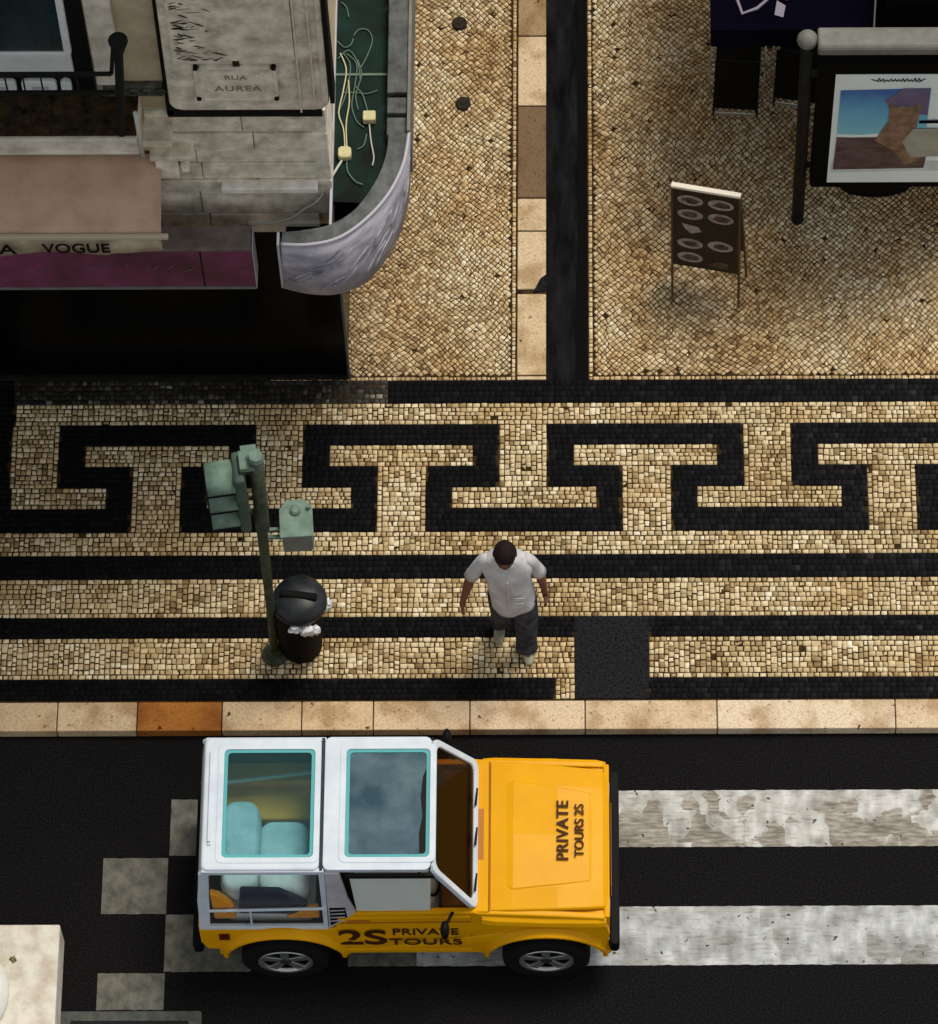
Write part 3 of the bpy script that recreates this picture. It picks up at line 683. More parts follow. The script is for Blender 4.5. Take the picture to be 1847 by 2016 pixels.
# ------------------------------------------------------------------ awning with valance
a = thing('awning','faded pinkish beige shop awning with dark lettering on its valance','awning',(-3.2,1.25,0))
def A(x): return x+3.2
m = MB(); n = 24
xs = np.linspace(-8,-3.215,40)
top = [[(A(x),-.02-.53*t,3.62-.30*t-.035*math.sin(math.pi*t)) for x in xs] for t in np.linspace(0,1,8)]
vs = [p for r in top for p in r]; nx = len(xs)
m.add(vs,[(i*nx+j,i*nx+j+1,(i+1)*nx+j+1,(i+1)*nx+j) for i in range(7) for j in range(nx-1)])
o = m.build('canvas','awning',a,smooth=True); md = o.modifiers.new('t','SOLIDIFY'); md.thickness = .006
m = MB(); m.box(A(-8),A(-3.16),-.585,-.548,3.285,3.33); m.build('front_bar','awning_bar',a,bevel=.008)
m = MB()
kx = random.Random(3); xv = np.linspace(-8,-3.22,90)
row0 = [(A(x),-.566+.004*math.sin(9*x),3.275) for x in xv]; row1 = [(A(x),-.570+.012*math.sin(7*x),3.17) for x in xv]; row2 = [(A(x),-.57+.02*math.sin(6*x+1),3.055+.012*math.sin(3.1*x)+(.03 if x>-3.62 else 0)) for x in xv]
nx = len(xv); m.add(row0+row1+row2,[(i*nx+j,i*nx+j+1,(i+1)*nx+j+1,(i+1)*nx+j) for i in range(2) for j in range(nx-1)])
o = m.build('valance','awning_bar',a,smooth=True); md = o.modifiers.new('t','SOLIDIFY'); md.thickness = .004
o.data.materials.clear(); o.data.materials.append(MT['valance'])
text('VOGUE',.165,Matrix.Translation((A(-3.87),-.600,3.185))@FR@Matrix.Diagonal((.92,1.15,1,1)),'ink',a,ext=.002,space=1.02,bold=.018)
text('A',.20,Matrix.Translation((A(-4.40),-.600,3.17))@FR,'ink',a,ext=.002)
m = MB(); m.tube([(A(-3.26),-.02,3.5),(A(-3.26),-.30,3.36),(A(-3.26),-.55,3.30)],.015,8); m.build('arm','dark_metal',a)

# purple sign box
p_ = thing('shop_sign','long purple shop sign board under the beige awning','sign',(-2.555,.8,2.32))
m = MB(); m.box(-5.4,0,0,.20,0,.56); m.build('board','purple',p_,bevel=.006)
m = MB(); m.box(-5.4,-.005,-.004,.21,.56,.60); m.build('top_cover','cover',p_,bevel=.008)
m = MB(); m.box(.001,.008,-.006,.20,-.006,.602); m.build('end_trim','rim_light',p_,bevel=.004)
m = MB(); m.box(-5.4,0,-.008,.0,-.012,.02); m.build('lower_trim','grey_metal',p_)
m = MB(); m.box(-.405,-.395,-.004,0,.02,.56); m.build('seam','ink',p_)
k = random.Random(12); x = -2.6
while x < -.45:
    ln = k.uniform(.06,.13); s0 = .29+k.uniform(-.04,.03)
    m = MB(); m.tube([(x,-.003,s0),(x+ln*.5,-.005,s0+.03),(x+ln,-.003,s0+.075)],[.002,.008,.002],5); m.build('sign_stroke','purple_dim',p_); x += ln+k.uniform(.03,.16)


# ------------------------------------------------------------------ curved corner canopy
cn = thing('corner_canopy','grey violet curved canopy wrapping the building corner over a dark green roof','canopy',(-1.93,1.25,0))
def smooth_path(pts,n=28):
    pts = np.array(pts,float); d = np.r_[0,np.cumsum(np.linalg.norm(np.diff(pts,axis=0),axis=1))]
    out = []
    for s_ in np.linspace(0,d[-1],n):
        i = min(max(np.searchsorted(d,s_)-1,0),len(pts)-2); p0 = pts[max(i-1,0)]; p1 = pts[i]; p2 = pts[i+1]; p3 = pts[min(i+2,len(pts)-1)]
        u = (s_-d[i])/max(d[i+1]-d[i],1e-6)
        out.append(.5*((2*p1)+(-p0+p2)*u+(2*p0-5*p1+4*p2-p3)*u*u+(-p0+3*p1-3*p2+p3)*u**3))
    return np.array(out)
N = 36
bot = smooth_path([(-2.335,.70),(-2.13,.645),(-1.90,.645),(-1.68,.76),(-1.50,1.03),(-1.40,1.32),(-1.365,1.62)],N)
mid = smooth_path([(-2.31,.705),(-2.10,.70),(-1.87,.76),(-1.66,.93),(-1.49,1.16),(-1.385,1.42),(-1.345,1.70)],N)
inn = smooth_path([(-2.30,.80),(-2.12,.82),(-1.93,.87),(-1.75,1.00),(-1.60,1.24),(-1.52,1.48),(-1.50,1.70)],N)
def ring(path,z): return [(p[0]-BX,p[1]-BY,z) for p in path]
m = MB(); m.loft([ring(bot,2.50),ring((bot*.55+mid*.45),2.80),ring(mid,3.14)],False,False,False)
o = m.build('fascia','canopy_metal',cn,smooth=True); md = o.modifiers.new('t','SOLIDIFY'); md.thickness = .02; md.offset = 0
m = MB(); m.tube(ring(mid,3.15),.014,8); m.build('bright_edge','rim_light',cn,smooth=True)
m = MB(); m.tube(ring(mid*.93+bot*.07,3.085),.010,6); m.build('dark_groove','ink',cn,smooth=True)
m = MB(); m.loft([ring(mid,3.14),ring(inn,3.17),ring(inn,3.05)],False,False,False); o = m.build('top_rim','rim_metal',cn,smooth=False)
m = MB(); e = bot[0]; m.box(L(-2.345),L(-2.325),-.56,-.44,2.50,3.16); m.build('end_plate','rim_light',cn,bevel=.004)
# flowing relief on the fascia (fine raised strokes)
m = MB(); k = random.Random(21)
for i in range(26):
    u0 = k.uniform(.04,.80); z0 = k.uniform(2.56,2.88); pts = []
    for t_ in np.linspace(0,1,8):
        u = min(u0+.16*t_,.995); j = u*(N-1); i0 = int(j); f_ = j-i0; i1 = min(i0+1,N-1)
        z = z0+.15*t_+.02*math.sin(5*t_+i); w_ = (z-2.5)/.64
        pb = bot[i0]*(1-f_)+bot[i1]*f_; pm = mid[i0]*(1-f_)+mid[i1]*f_; p = pb*(1-w_)+pm*w_
        nrm = np.array([p[0]+1.95,p[1]-1.4]); nrm /= np.linalg.norm(nrm)
        p = p+nrm*.012; pts.append((p[0]-BX,p[1]-BY,z))
    m.tube(pts,[.004]+[.009]*6+[.003],5)
m.build('scroll_relief','scroll',cn,smooth=True)
m = MB(); 
roof = [(-1.94,1.16)]+[tuple(p) for p in inn if p[0]>-1.66]+[(-1.50,6.0),(-1.94,6.0)]
m.prism([(x-BX,y-BY) for x,y in roof],2.98,3.02); m.build('roof_sheet','green_roof',cn)
m = MB(); m.box(L(-1.94),L(-1.50),1.05,1.07,3.02,3.032); m.build('roof_joint','cable',cn)
for y0,y1,z in ((1.70,1.86,3.12),(1.885,2.03,3.14),(2.06,2.94,3.16),(2.99,6.0,3.17)):
    m = MB(); m.box(L(-1.52),L(-1.36),y0-BY,y1-BY,2.55,z); m.build('side_box','rim_metal',cn,bevel=.008)
m = MB(); m.box(L(-1.362),L(-1.335),1.70-BY,6.0-BY,2.55,3.185); m.build('side_edge','grey_metal',cn,bevel=.004)
m = MB(); m.box(L(-1.95),L(-1.93),.80-BY,6-BY,3.02,3.10); m.build('wall_flashing','rim_light',cn)
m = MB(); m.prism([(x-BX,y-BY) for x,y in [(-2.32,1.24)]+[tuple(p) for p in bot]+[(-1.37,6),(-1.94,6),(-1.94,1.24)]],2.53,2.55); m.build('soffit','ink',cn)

# junction boxes with loose cables lying on the green roof
def cabl(mb,pts,r=.0058):
    mb.tube([tuple(p) for p in smooth3(pts)],r,6)
def smooth3(pts,n=26):
    pts = np.array(pts,float); out = []
    for s_ in np.linspace(0,len(pts)-1.0001,n):
        i = int(s_); u = s_-i; p0 = pts[max(i-1,0)]; p1 = pts[i]; p2 = pts[i+1]; p3 = pts[min(i+2,len(pts)-1)]
        out.append(.5*((2*p1)+(-p0+p2)*u+(2*p0-5*p1+4*p2-p3)*u*u+(-p0+3*p1-3*p2+p3)*u**3))
    return out
# positions on the roof plane z=3.04
jb = thing('junction_box','round pale yellow junction box on the green canopy roof with trailing cables','junction box',(-1.845,1.57,3.02))
def J(x,y,z=3.04): return (x+1.845,y-1.57,z-3.02)
m = MB(); m.prism(rr(-.052,.052,-.052,.052,.03,4),0,.07); m.build('case','box_yellow',jb,bevel=.014)
m = MB(); cabl(m,[J(-1.845,1.62),J(-1.86,1.80),J(-1.90,1.95),J(-1.87,2.15),J(-1.85,2.35),J(-1.90,2.50)]); m.build('cable','box_yellow',jb,smooth=True); m = MB(); cabl(m,[J(-1.83,1.62),J(-1.84,1.85),J(-1.82,2.05),J(-1.83,2.25)]); m.build('cable','box_yellow',jb,smooth=True)
m = MB(); cabl(m,[J(-1.86,1.53),J(-1.93,1.38,3.06),J(-2.04,1.19,3.0),J(-2.157,1.185,2.87),J(-2.263,1.185,2.735),J(-2.446,1.185,2.657),J(-2.61,1.19,2.628)],.011); m.build('cable','cable_white',jb,smooth=True)
m = MB(); cabl(m,[J(-1.83,1.53),J(-1.82,1.42),J(-1.76,1.33),J(-1.70,1.30)]); m.build('cable','cable',jb,smooth=True)
jc = thing('junction_box','square pale yellow junction box near the outer rim of the green canopy roof','junction box',(-1.66,1.90,3.02))
def K(x,y,z=3.04): return (x+1.66,y-1.90,z-3.02)
m = MB(); m.prism(rr(-.050,.050,-.045,.045,.012,3),0,.07); m.build('case','box_yellow',jc,bevel=.010)
m = MB(); cabl(m,[K(-1.66,1.85),K(-1.645,1.70),K(-1.62,1.55),K(-1.63,1.47)]); m.build('cable','cable_white',jc,smooth=True)
m = MB(); cabl(m,[K(-1.67,1.95),K(-1.69,2.02),K(-1.72,2.12),K(-1.78,2.20)]); m.build('cable','cable',jc,smooth=True)
cb = thing('cable_tangle','tangle of thin pale green cables looping over the green canopy roof','cables',(-1.8,2.3,3.02))
def Q(x,y,z=3.035): return (x+1.8,y-2.3,z-3.02)
for pts in ([(-1.93,2.62),(-1.87,2.56),(-1.82,2.58),(-1.80,2.64)],[(-1.80,2.66),(-1.76,2.72),(-1.69,2.72),(-1.65,2.63),(-1.68,2.50),(-1.74,2.36)],
            [(-1.92,2.45),(-1.84,2.53),(-1.78,2.46),(-1.75,2.36),(-1.74,2.26)],[(-1.88,2.51),(-1.82,2.40),(-1.83,2.24),(-1.86,2.08),(-1.91,1.95)],
            [(-1.85,2.50),(-1.77,2.40),(-1.78,2.20),(-1.80,2.02),(-1.76,1.88),(-1.70,1.82)],[(-1.76,2.44),(-1.73,2.30),(-1.77,2.12),(-1.75,1.98)],
            [(-1.68,1.76),(-1.70,1.66),(-1.75,1.62)],[(-1.87,2.14),(-1.78,2.14),(-1.68,2.13),(-1.60,2.16)],[(-1.90,2.98),(-1.86,2.93),(-1.84,2.84)]):
    m = MB(); cabl(m,[Q(*p) for p in pts],.0050); m.build('cable','cable',cb,smooth=True)

# ------------------------------------------------------------------ traffic signal
sg = thing('traffic_signal','green traffic light post with three hooded lamps beside the black litter bin','traffic light',(-2.494,-1.285,0))
m = MB(); m.lathe([(.105,0),(.105,.03),(.092,.045),(.060,.05),(.055,.09),(.036,.13)],20); m.build('base_ring','signal_dark',sg,bevel=.004)
m = MB(); m.tube([(0,0,.05),(.018,0,1.0),(.035,0,2.2),(.045,0,2.3),(.065,0,3.42)],[.034,.036,.042,.056,.056],16); m.build('pole','signal_dark',sg,smooth=True)
m = MB(); m.cyl((.065,0,3.42),(.065,0,3.46),.062,.05,12); m.build('pole_cap','signal_green',sg)
hd = Matrix.Translation((-.065,-.01,2.47))@Matrix.Rotation(R_(-82),4,'Z')
def hb(): return MB()
m = MB(); m.box(-.135,.135,-.055,.030,0,.84); m.tr(hd); head = m.build('signal_head','signal_mid',sg,bevel=.025)
for i,mm in enumerate(('lens_dark','lens_amber','lens_red')):
    zc_ = .15+.272*i
    m = MB(); pts0 = [(.130*math.cos(R_(t)),.112*math.sin(R_(t))) for t in range(-15,196,15)]
    m.loft([[(p[0],-.05,zc_+p[1]) for p in pts0],[(p[0]*1.0,-.262,zc_+p[1]*.98-.004) for p in pts0]],False,False,False)
    m.tr(hd); v_ = m.build('visor','signal_green',head,smooth=True); md = v_.modifiers.new('t','SOLIDIFY'); md.thickness = .006; md.offset = 1
    m = MB(); m.loft([[(p[0]*.97,-.055,zc_+p[1]*.96) for p in pts0],[(p[0]*.97,-.260,zc_+p[1]*.94-.004) for p in pts0]],False,False,False); m.tr(hd); m.build('visor_lining','ink',head,smooth=True)
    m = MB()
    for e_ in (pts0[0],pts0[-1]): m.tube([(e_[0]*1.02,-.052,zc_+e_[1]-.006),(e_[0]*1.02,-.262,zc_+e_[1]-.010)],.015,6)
    m.tube([(p[0],-.264,zc_+p[1]*.98-.004) for p in pts0],.007,6); m.tr(hd); m.build('visor_edge_shade','ink',v_)  # black tubes stand in for the shade line under each visor rim
    m = MB(); m.lathe([(.10,0),(.09,-.015),(.05,-.03),(.001,-.035)],18,'y',(0,-.058,zc_)); m.tr(hd); m.build('lens',mm,head,smooth=True)
m = MB(); m.box(-.10,.06,.0,.17,.845,.90); m.cyl((-.02,.09,.90),(-.02,.09,.93),.040,.025,12); m.box(-.16,-.10,.02,.14,.82,.865); m.tr(hd); m.build('top_bracket','signal_green',sg,bevel=.006)
m = MB(); 
for za,zb in ((2.55,2.56),(3.20,3.22)):
    m = MB(); m.tube([(.05,0,za),(-.06,-.01,zb)],.022,8); m.build('arm','signal_dark',sg)
pm = Matrix.Translation((.30,.03,2.06))@Matrix.Rotation(R_(4),4,'Z')
m = MB(); m.box(-.118,.118,-.09,.13,-.06,.24); m.tr(pm); ph = m.build('pedestrian_head','signal_green',sg,bevel=.012)
m = MB(); m.prism([(-.128,-.13),(.128,-.13),(.128,.11),(.07,.19),(-.07,.19),(-.128,.11)],.245,.262); m.tr(pm); m.build('hood','signal_green',ph,bevel=.006)
m = MB(); m.lathe([(.042,.262),(.042,.285),(.028,.30),(.001,.304)],14,'z',(0,.09,0)); m.cyl((.10,.11,.262),(.10,.11,.30),.018,n=8); m.tr(pm); m.build('knob','signal_green',ph,smooth=False)
m = MB(); m.box(-.10,.10,-.104,-.091,-.04,.21); m.tr(pm); m.build('lens_panel','grey_metal',ph)
for za,zb,rd in ((2.12,2.10,.020),(2.24,2.24,.016)):
    m = MB(); m.tube([(.03,0,za),(.21,.01,zb)],rd,8); m.build('arm','signal_green',sg)

# ------------------------------------------------------------------ litter bin
bn = thing('litter_bin','black round litter bin with domed lid beside the traffic light post','bin',(-2.285,-1.20,0))
m = MB(); m.lathe([(.15,0),(.17,.02),(.195,.45),(.20,.78),(.19,.80),(.17,.80)],28); m.build('body','bin',bn,smooth=False,bevel=.004)
tilt = Matrix.Translation((.03,0,.80))@Matrix.Rotation(R_(0),4,'X')
m = MB(); m.lathe([(.215,.0),(.222,.015),(.215,.05),(.195,.085),(.13,.115),(.06,.128),(.001,.13)],28); m.tr(tilt); ld = m.build('lid','bin_lid',bn,smooth=True)
m = MB(); m.box(-.15,.15,-.03,.035,.110,.145); m.tr(tilt@Matrix.Rotation(R_(-8),4,'Z')); m.build('lid_handle','bin',ld,bevel=.02)
m = MB(); m.tube([(-.17,-.02,.55),(-.20,-.05,.56)],.02,8); m.build('clamp','bin',bn)
def rag(pts_c,rad,seed,name):
    k = random.Random(seed); mb = MB(); mb.ellipsoid(pts_c,rad,14,9)
    mb.v = [(x+k.uniform(-.015,.015),y+k.uniform(-.015,.015),z+k.uniform(-.015,.015)) for x,y,z in mb.v]; return mb
m = rag((0,0,0),(.075,.045,.055),1,'bag'); 
o = m.build('plastic_bag','bag',smooth=True,loc=(-2.165,-1.42,.745)); tag(o,'white plastic bag poking from the front rim of the black bin','bag','white plastic bags at the bin')
m = rag((0,0,0),(.06,.03,.03),2,'bag'); o = m.build('plastic_bag','bag',smooth=True,loc=(-2.28,-1.415,.765)); tag(o,'small white bag scrap hanging below the left of the bin lid','bag','white plastic bags at the bin')
m = rag((0,0,0),(.028,.055,.05),3,'bag'); o = m.build('plastic_bag','bag',smooth=True,loc=(-2.035,-1.19,.74)); tag(o,'white bag end sticking out at the right side of the bin','bag','white plastic bags at the bin')

# ------------------------------------------------------------------ person
def skin_obj(name, chains, m, parent, root=0, sub=2):
    """chains: list of lists of (pos, radius) ; vertices with equal pos are merged"""
    vs = []; rs = []; idx = {}; es = []
    for ch in chains:
        prev = None
        for p,r in ch:
            key = tuple(round(c,4) for c in p)
            if key not in idx:
                idx[key] = len(vs); vs.append(p); rs.append(r)
            i = idx[key]
            if prev is not None and prev != i: es.append((prev,i))
            prev = i
    me = bpy.data.meshes.new(name); me.from_pydata(vs,es,[]); me.materials.append(MT[m])
    o = bpy.data.objects.new(name,me); COL.objects.link(o); o.parent = parent
    md = o.modifiers.new('skin','SKIN'); md.use_smooth_shade = True; md.branch_smoothing = .6
    sv = me.skin_vertices[0].data
    for i,r in enumerate(rs):
        sv[i].radius = (r,r) if not isinstance(r,tuple) else r
        sv[i].use_root = (i==root)
    s2 = o.modifiers.new('sub','SUBSURF'); s2.levels = sub; s2.render_levels = sub
    return o
pr = thing('person','man in pale grey shirt and dark trousers walking with his head bowed','person',(-.60,-1.19,0)); pr.scale = (1.03,1.03,1.035)
# local axes: x to the photo's right (his left), -y towards the camera (his front)
pel = (.03,.01,.90); waist = (.02,.0,1.05); chest = (.0,.015,1.27); neckb = (-.01,.03,1.43); neck = (-.015,.005,1.50); head = (-.015,-.03,1.60)
shL = (.165,.045,1.375); shR = (-.185,.045,1.375)
elL = (.245,.065,1.11); elR = (-.285,.035,1.11); wrL = (.280,.010,.90); wrR = (-.345,-.06,.91)
hipL = (.115,.0,.86); hipR = (-.06,.02,.86); knL = (.135,-.05,.49); knR = (-.055,.02,.50); anL = (.125,-.015,.095); anR = (-.075,.16,.20)
toL = (.145,-.15,.030); toR = (-.085,.055,.045)
chains = [[(pel,(.12,.09)),(waist,(.11,.085)),(chest,(.12,.085)),(neckb,.055),(neck,.052),((-.015,-.015,1.565),.075)],
          [(neckb,.055),(shL,.050),(elL,.044),(wrL,.032)],[(neckb,.055),(shR,.050),(elR,.044),(wrR,.032)],
          [(pel,(.12,.09)),(hipL,.085),(knL,.06),(anL,.038),(toL,.016)],[(pel,(.12,.09)),(hipR,.085),(knR,.06),(anR,.038),(toR,.016)]]
# hands: palm then five fingers of different length
for w_,s_ in ((wrL,1),(wrR,-1)):
    wv = Vector(w_); dn = Vector((.10*s_,-.14,-1)).normalized(); side = Vector((0,-1,.12)).normalized(); out_ = Vector((s_,0,0))
    palm = wv+dn*.075
    chains.append([(w_,.032),(tuple(palm),(.036,.020))])
    for f_,(off,ln) in enumerate(((.030,.070),(.010,.082),(-.011,.076),(-.030,.060))):
        b0 = palm+side*off+dn*.015; b1 = b0+dn*ln*.5-out_*.006; b2 = b0+dn*ln-out_*.022
        chains.append([(tuple(palm),(.036,.020)),(tuple(b0),.011),(tuple(b1),.0095),(tuple(b2),.008)])
    t0 = wv+dn*.035+side*.036; t1 = t0+dn*.035+side*.022; t2 = t1+dn*.028+side*.004
    chains.append([(w_,.032),(tuple(t0),.013),(tuple(t1),.011),(tuple(t2),.009)])
body = skin_obj('body',chains,'skin',pr)
# head: shaped ellipsoid with face
HM = Matrix.Translation(head)@Matrix.Rotation(R_(24),4,'X')
m = MB(); m.ellipsoid((0,0,0),(.079,.098,.118),24,16)
nv = []
for x,y,z in m.v:
    if y<0:
        f_ = max(0,1-abs(x)/.05)
        if -.03<z<.02: y -= .020*f_*max(0,1-abs(z+.012)/.03)       # nose
        if .01<z<.045: y += .010*max(0,1-abs(abs(x)-.032)/.02)      # eye sockets
        if -.075<z<-.045: y -= .006*f_                               # lips
    if z<-.05: x *= .86
    nv.append((x,y,z))
m.v = nv
for sx in (-1,1): m.ellipsoid((sx*.083,.01,-.005),(.012,.022,.034),8,6)
m.tr(HM); hdob = m.build('head','skin',pr,smooth=True)
m = MB()
for sx in (-1,1): m.ellipsoid((sx*.030,-.086,.024),(.012,.008,.007),10,6)
m.tr(HM); m.build('eye','lens_dark',hdob,smooth=True)
m = MB(); m.box(-.022,.022,-.102,-.092,-.064,-.058); m.tr(HM); m.build('mouth','ink_brown',hdob)
k = random.Random(5)
m = MB(); m.ellipsoid((0,.014,.022),(.090,.104,.112),28,18)
m.v = [((x+k.uniform(-.003,.003)),y+k.uniform(-.003,.003),z+k.uniform(-.003,.003)) for x,y,z in m.v]
m.v = [(x,max(y,-.078+abs(x)*.1) if z>.045 else max(y,.0+(.02 if z>0 else .035)),max(z,-.06)) for x,y,z in m.v]
m.tr(HM); m.build('hair','hair',pr,smooth=True)
# shirt: lofted torso and short sleeves
def ell(c,rx,ry,n=28,tw=0,ph=0): return [(c[0]+rx*math.cos(2*math.pi*i/n),c[1]+ry*math.sin(2*math.pi*i/n),c[2]+tw*math.cos(2*math.pi*i/n+ph)) for i in range(n)]
m = MB(); k = random.Random(8)
rings = [ell((.035,-.005,.80),.175,.150,tw=.030),ell((.032,-.005,.88),.180,.152,tw=.012),ell((.02,-.002,1.0),.172,.142),ell((.008,.005,1.12),.172,.140),ell((0,.012,1.24),.186,.138),
         ell((-.005,.024,1.33),.200,.130),ell((-.008,.034,1.39),.195,.118),ell((-.011,.038,1.430),.165,.105),ell((-.012,.036,1.462),.115,.092),ell((-.014,.030,1.490),.080,.080)]
rings = [[(x+k.uniform(-.005,.005),y+k.uniform(-.005,.005),z+(.0 if i else k.uniform(-.006,.006))) for x,y,z in r] for i,r in enumerate(rings)]
m.loft(rings,False,False); m.v = [(x+.007*math.sin(38*z+9*x),y+.008*math.sin(31*x+14*z)*(1 if y<0 else .5),z) for x,y,z in m.v]; shirt = m.build('shirt','shirt',pr,smooth=True,sub=1); md = shirt.modifiers.new('t','SOLIDIFY'); md.thickness = .006
for sh,el in ((shL,elL),(shR,elR)):
    a_,b_ = Vector(sh),Vector(el); c_ = a_+(b_-a_)*.92
    m = MB(); a2 = a_-(b_-a_)*.12+Vector((-.03 if a_.x>0 else .03,0,.01))
    m.tube([a2-(b_-a_)*.05,a2,a_,a_+(b_-a_)*.45,c_],[.012,.050,.057,.054,.060],18,cap=False); o = m.build('sleeve','shirt',shirt,smooth=True,sub=1)
    md = o.modifiers.new('t','SOLIDIFY'); md.thickness = .005
m = MB(); m.box(.045,.125,-.155,-.150,1.02,1.03); m.box(.045,.125,-.156,-.150,1.10,1.12); m.box(-.002,.008,-.156,-.14,.86,1.38); m.build('placket','shirt',shirt,bevel=.003)
m = MB(); m.tube([(.075*math.cos(t_)-.014,.018+.082*math.sin(t_),1.462-.018*math.sin(t_+math.pi)*1.0) for t_ in np.linspace(-1.3,4.44,22)],.016,8); m.build('collar','shirt',shirt,smooth=True)
# trousers
m = MB(); k = random.Random(14)
rings = [ell((.028,.005,1.02),.155,.125,24),ell((.028,.005,.92),.168,.135,24),ell((.03,.0,.84),.172,.138,24),ell((.03,.0,.78),.150,.120,24)]
m.loft(rings,False,True); trs = m.build('trousers','trousers',pr,smooth=True,sub=1)
for pts,rs in (([hipL,(.128,-.028,.66),knL,(.135,-.035,.30),(.128,-.03,.12),(.130,-.055,.045)],[.105,.102,.092,.084,.084,.090]),([hipR,(-.058,.02,.66),knR,(-.064,.085,.36),(-.073,.130,.24),(-.078,.120,.150)],[.105,.098,.086,.078,.080,.084])):
    m = MB(); m.tube(pts,rs,20,cap=False); m.v = [(x+k.uniform(-.006,.006),y+k.uniform(-.006,.006),z) for x,y,z in m.v]
    o = m.build('trouser_leg','trousers',trs,smooth=True,sub=1); md = o.modifiers.new('t','SOLIDIFY'); md.thickness = .005
def shoe(an,to,nm='shoe'):
    a_,t_ = Vector(an),Vector(to); d = (t_-a_); d.z = 0; d.normalize(); dz = (t_.z-.035-(a_.z-.095))
    s_ = Vector((-d.y,d.x,0)); m = MB(); rings = []
    for u,w_,h_ in ((-.085,.026,.055),(-.07,.036,.075),(-.02,.040,.080),(.04,.042,.066),(.10,.046,.052),(.15,.042,.042),(.185,.022,.030)):
        f_ = (u+.085)/.27; zb = (a_.z-.095)*(1-f_)+max(0,(t_.z-.035))*f_
        c = a_+d*u; rings.append([(c.x+s_.x*w_*math.cos(q),c.y+s_.y*w_*math.cos(q),zb+.004+h_*.5+h_*.5*math.sin(q)) for q in np.linspace(0,2*math.pi,13)[:-1]])
    m.loft(rings); return m.build(nm,'shoe',pr,smooth=True,sub=1)
shoe(anL,toL); shoe(anR,toR)

# ------------------------------------------------------------------ menu board (A-frame)
ab = thing('menu_board','dark brown folding menu board with plate pictures and a white top edge','sign board',(1.045,2.06,0),R_(-13))
def lean(side): return Matrix.Rotation(R_(-3.2),4,'Y')@Matrix.Translation((0,.15,1.40))@Matrix.Rotation(R_(-10 if side>0 else 3),4,'X')
m = MB(); m.box(-.275,.275,-.012,.012,-.98,-.03); m.tr(lean(1)); pn = m.build('front_panel','sign_brown',ab,bevel=.004)
m = MB(); m.box(-.275,.275,-.012,.012,-.95,-.03); m.tr(lean(-1)); m.build('rear_panel','sign_brown',ab,bevel=.004)
m = MB(); m.box(-.29,.29,-.022,.022,-.032,.0); m.tr(Matrix.Rotation(R_(-3.2),4,'Y')@Matrix.Translation((0,.15,1.41))); m.build('top_edge','sign_edge',ab,bevel=.004)
for sd_ in (1,-1):
    for sx in (-.283,.283):
        m = MB(); m.box(sx-.008,sx+.008,-.010,.010,-1.41,-.02); m.tr(lean(sd_)); m.build('leg','wood_dark',ab)
k = random.Random(17)
for r in range(5):
    for c in range(2):
        if (r,c) in ((2,1),): continue
        zz = -.145-.172*r-(.02 if c==0 and r>2 else 0); xx = -.128+.255*c
        if (r,c) == (4,1):
            m = MB(); m.prism([(.02,-.90),(.10,-.86),(.19,-.86),(.20,-.92),(.12,-.94)],-.017,-.013,'y'); m.tr(lean(1)); m.build('food_picture','food',pn); continue
        if (r,c) == (2,0):
            m = MB(); m.prism([(-.20,zz+.05),(-.06,zz+.03),(-.03,zz-.02),(-.12,zz-.06),(-.17,zz-.01)],-.017,-.013,'y'); m.tr(lean(1)); m.build('food_picture','plate',pn); continue
        e_ = [(xx+.108*math.cos(q),zz+.060*math.sin(q)) for q in np.linspace(0,2*math.pi,25)[:-1]]
        m = MB(); m.prism(e_,-.016,-.013,'y'); m.tr(lean(1)); pt = m.build('plate_picture','plate',pn)
        e_ = [(xx+k.uniform(-.01,.02)+.070*math.cos(q)*k.uniform(.8,1.1),zz+.036*math.sin(q)*k.uniform(.8,1.1)) for q in np.linspace(0,2*math.pi,15)[:-1]]
        m = MB(); m.prism(e_,-.0185,-.0165,'y'); m.tr(lean(1)); m.build('food_picture','food',pt)

# ------------------------------------------------------------------ poster stand
ps = thing('poster_stand','dark framed poster stand with seaside picture and grey top bar','poster stand',(1.814,2.764,0))
for xa,xb in ((0,-.03),(1.62,1.62)):
    m = MB(); m.tube([(xa,0,0),((xa+xb)/2,0,1.5),(xb,0,2.75)],.052,14); pst = m.build('post','dark_metal',ps,smooth=True)
    m = MB(); m.ellipsoid((xb,0,2.80),(.085,.085,.075),18,12); m.build('post_cap','grey_metal',pst,smooth=True)
m = MB(); m.prism([(p[0],p[1]) for p in rr(-.12,.10,2.72,2.86,.055,4)],.05,1.56,'x'); m.build('top_bar','grey_metal',ps,bevel=.02)
m = MB(); m.box(.075,1.56,-.07,.09,.64,2.56); m.build('cabinet','black',ps,bevel=.02)
m = MB(); m.prism([(.62+.30*math.cos(R_(t)),.66+.20*math.sin(R_(t))) for t in range(180,361,12)],-.06,.06,'y'); m.build('base_bulge','black',ps,bevel=.01)
for zb in (.9,2.3):
    m = MB(); m.tube([(.02,0,zb),(.08,0,zb)],.03,8); m.build('bracket','dark_metal',ps)
def fl(mb,poly,y0,y1): mb.prism(poly,y0,y1,'y'); return mb
x0_,x1_,z0_,z1_ = .212,1.50,.74,2.40
m = MB(); fl(m,[(x0_,z0_),(x1_,z0_),(x1_,z1_),(x0_,z1_)],-.076,-.071); po = m.build('poster','poster_white',ps)
m = MB(); fl(m,[(x0_+.02,z0_+.16),(x1_,z0_+.20),(x1_,z0_+.34),(x0_+.02,z0_+.34)],-.079,-.0765); m.build('lower_field','poster_low',po)
a0_,a1_ = .262,.985
def strip(nm,mt,poly,y=-.082): 
    m = MB(); fl(m,poly,y,y+.0025); return m.build(nm,mt,po)
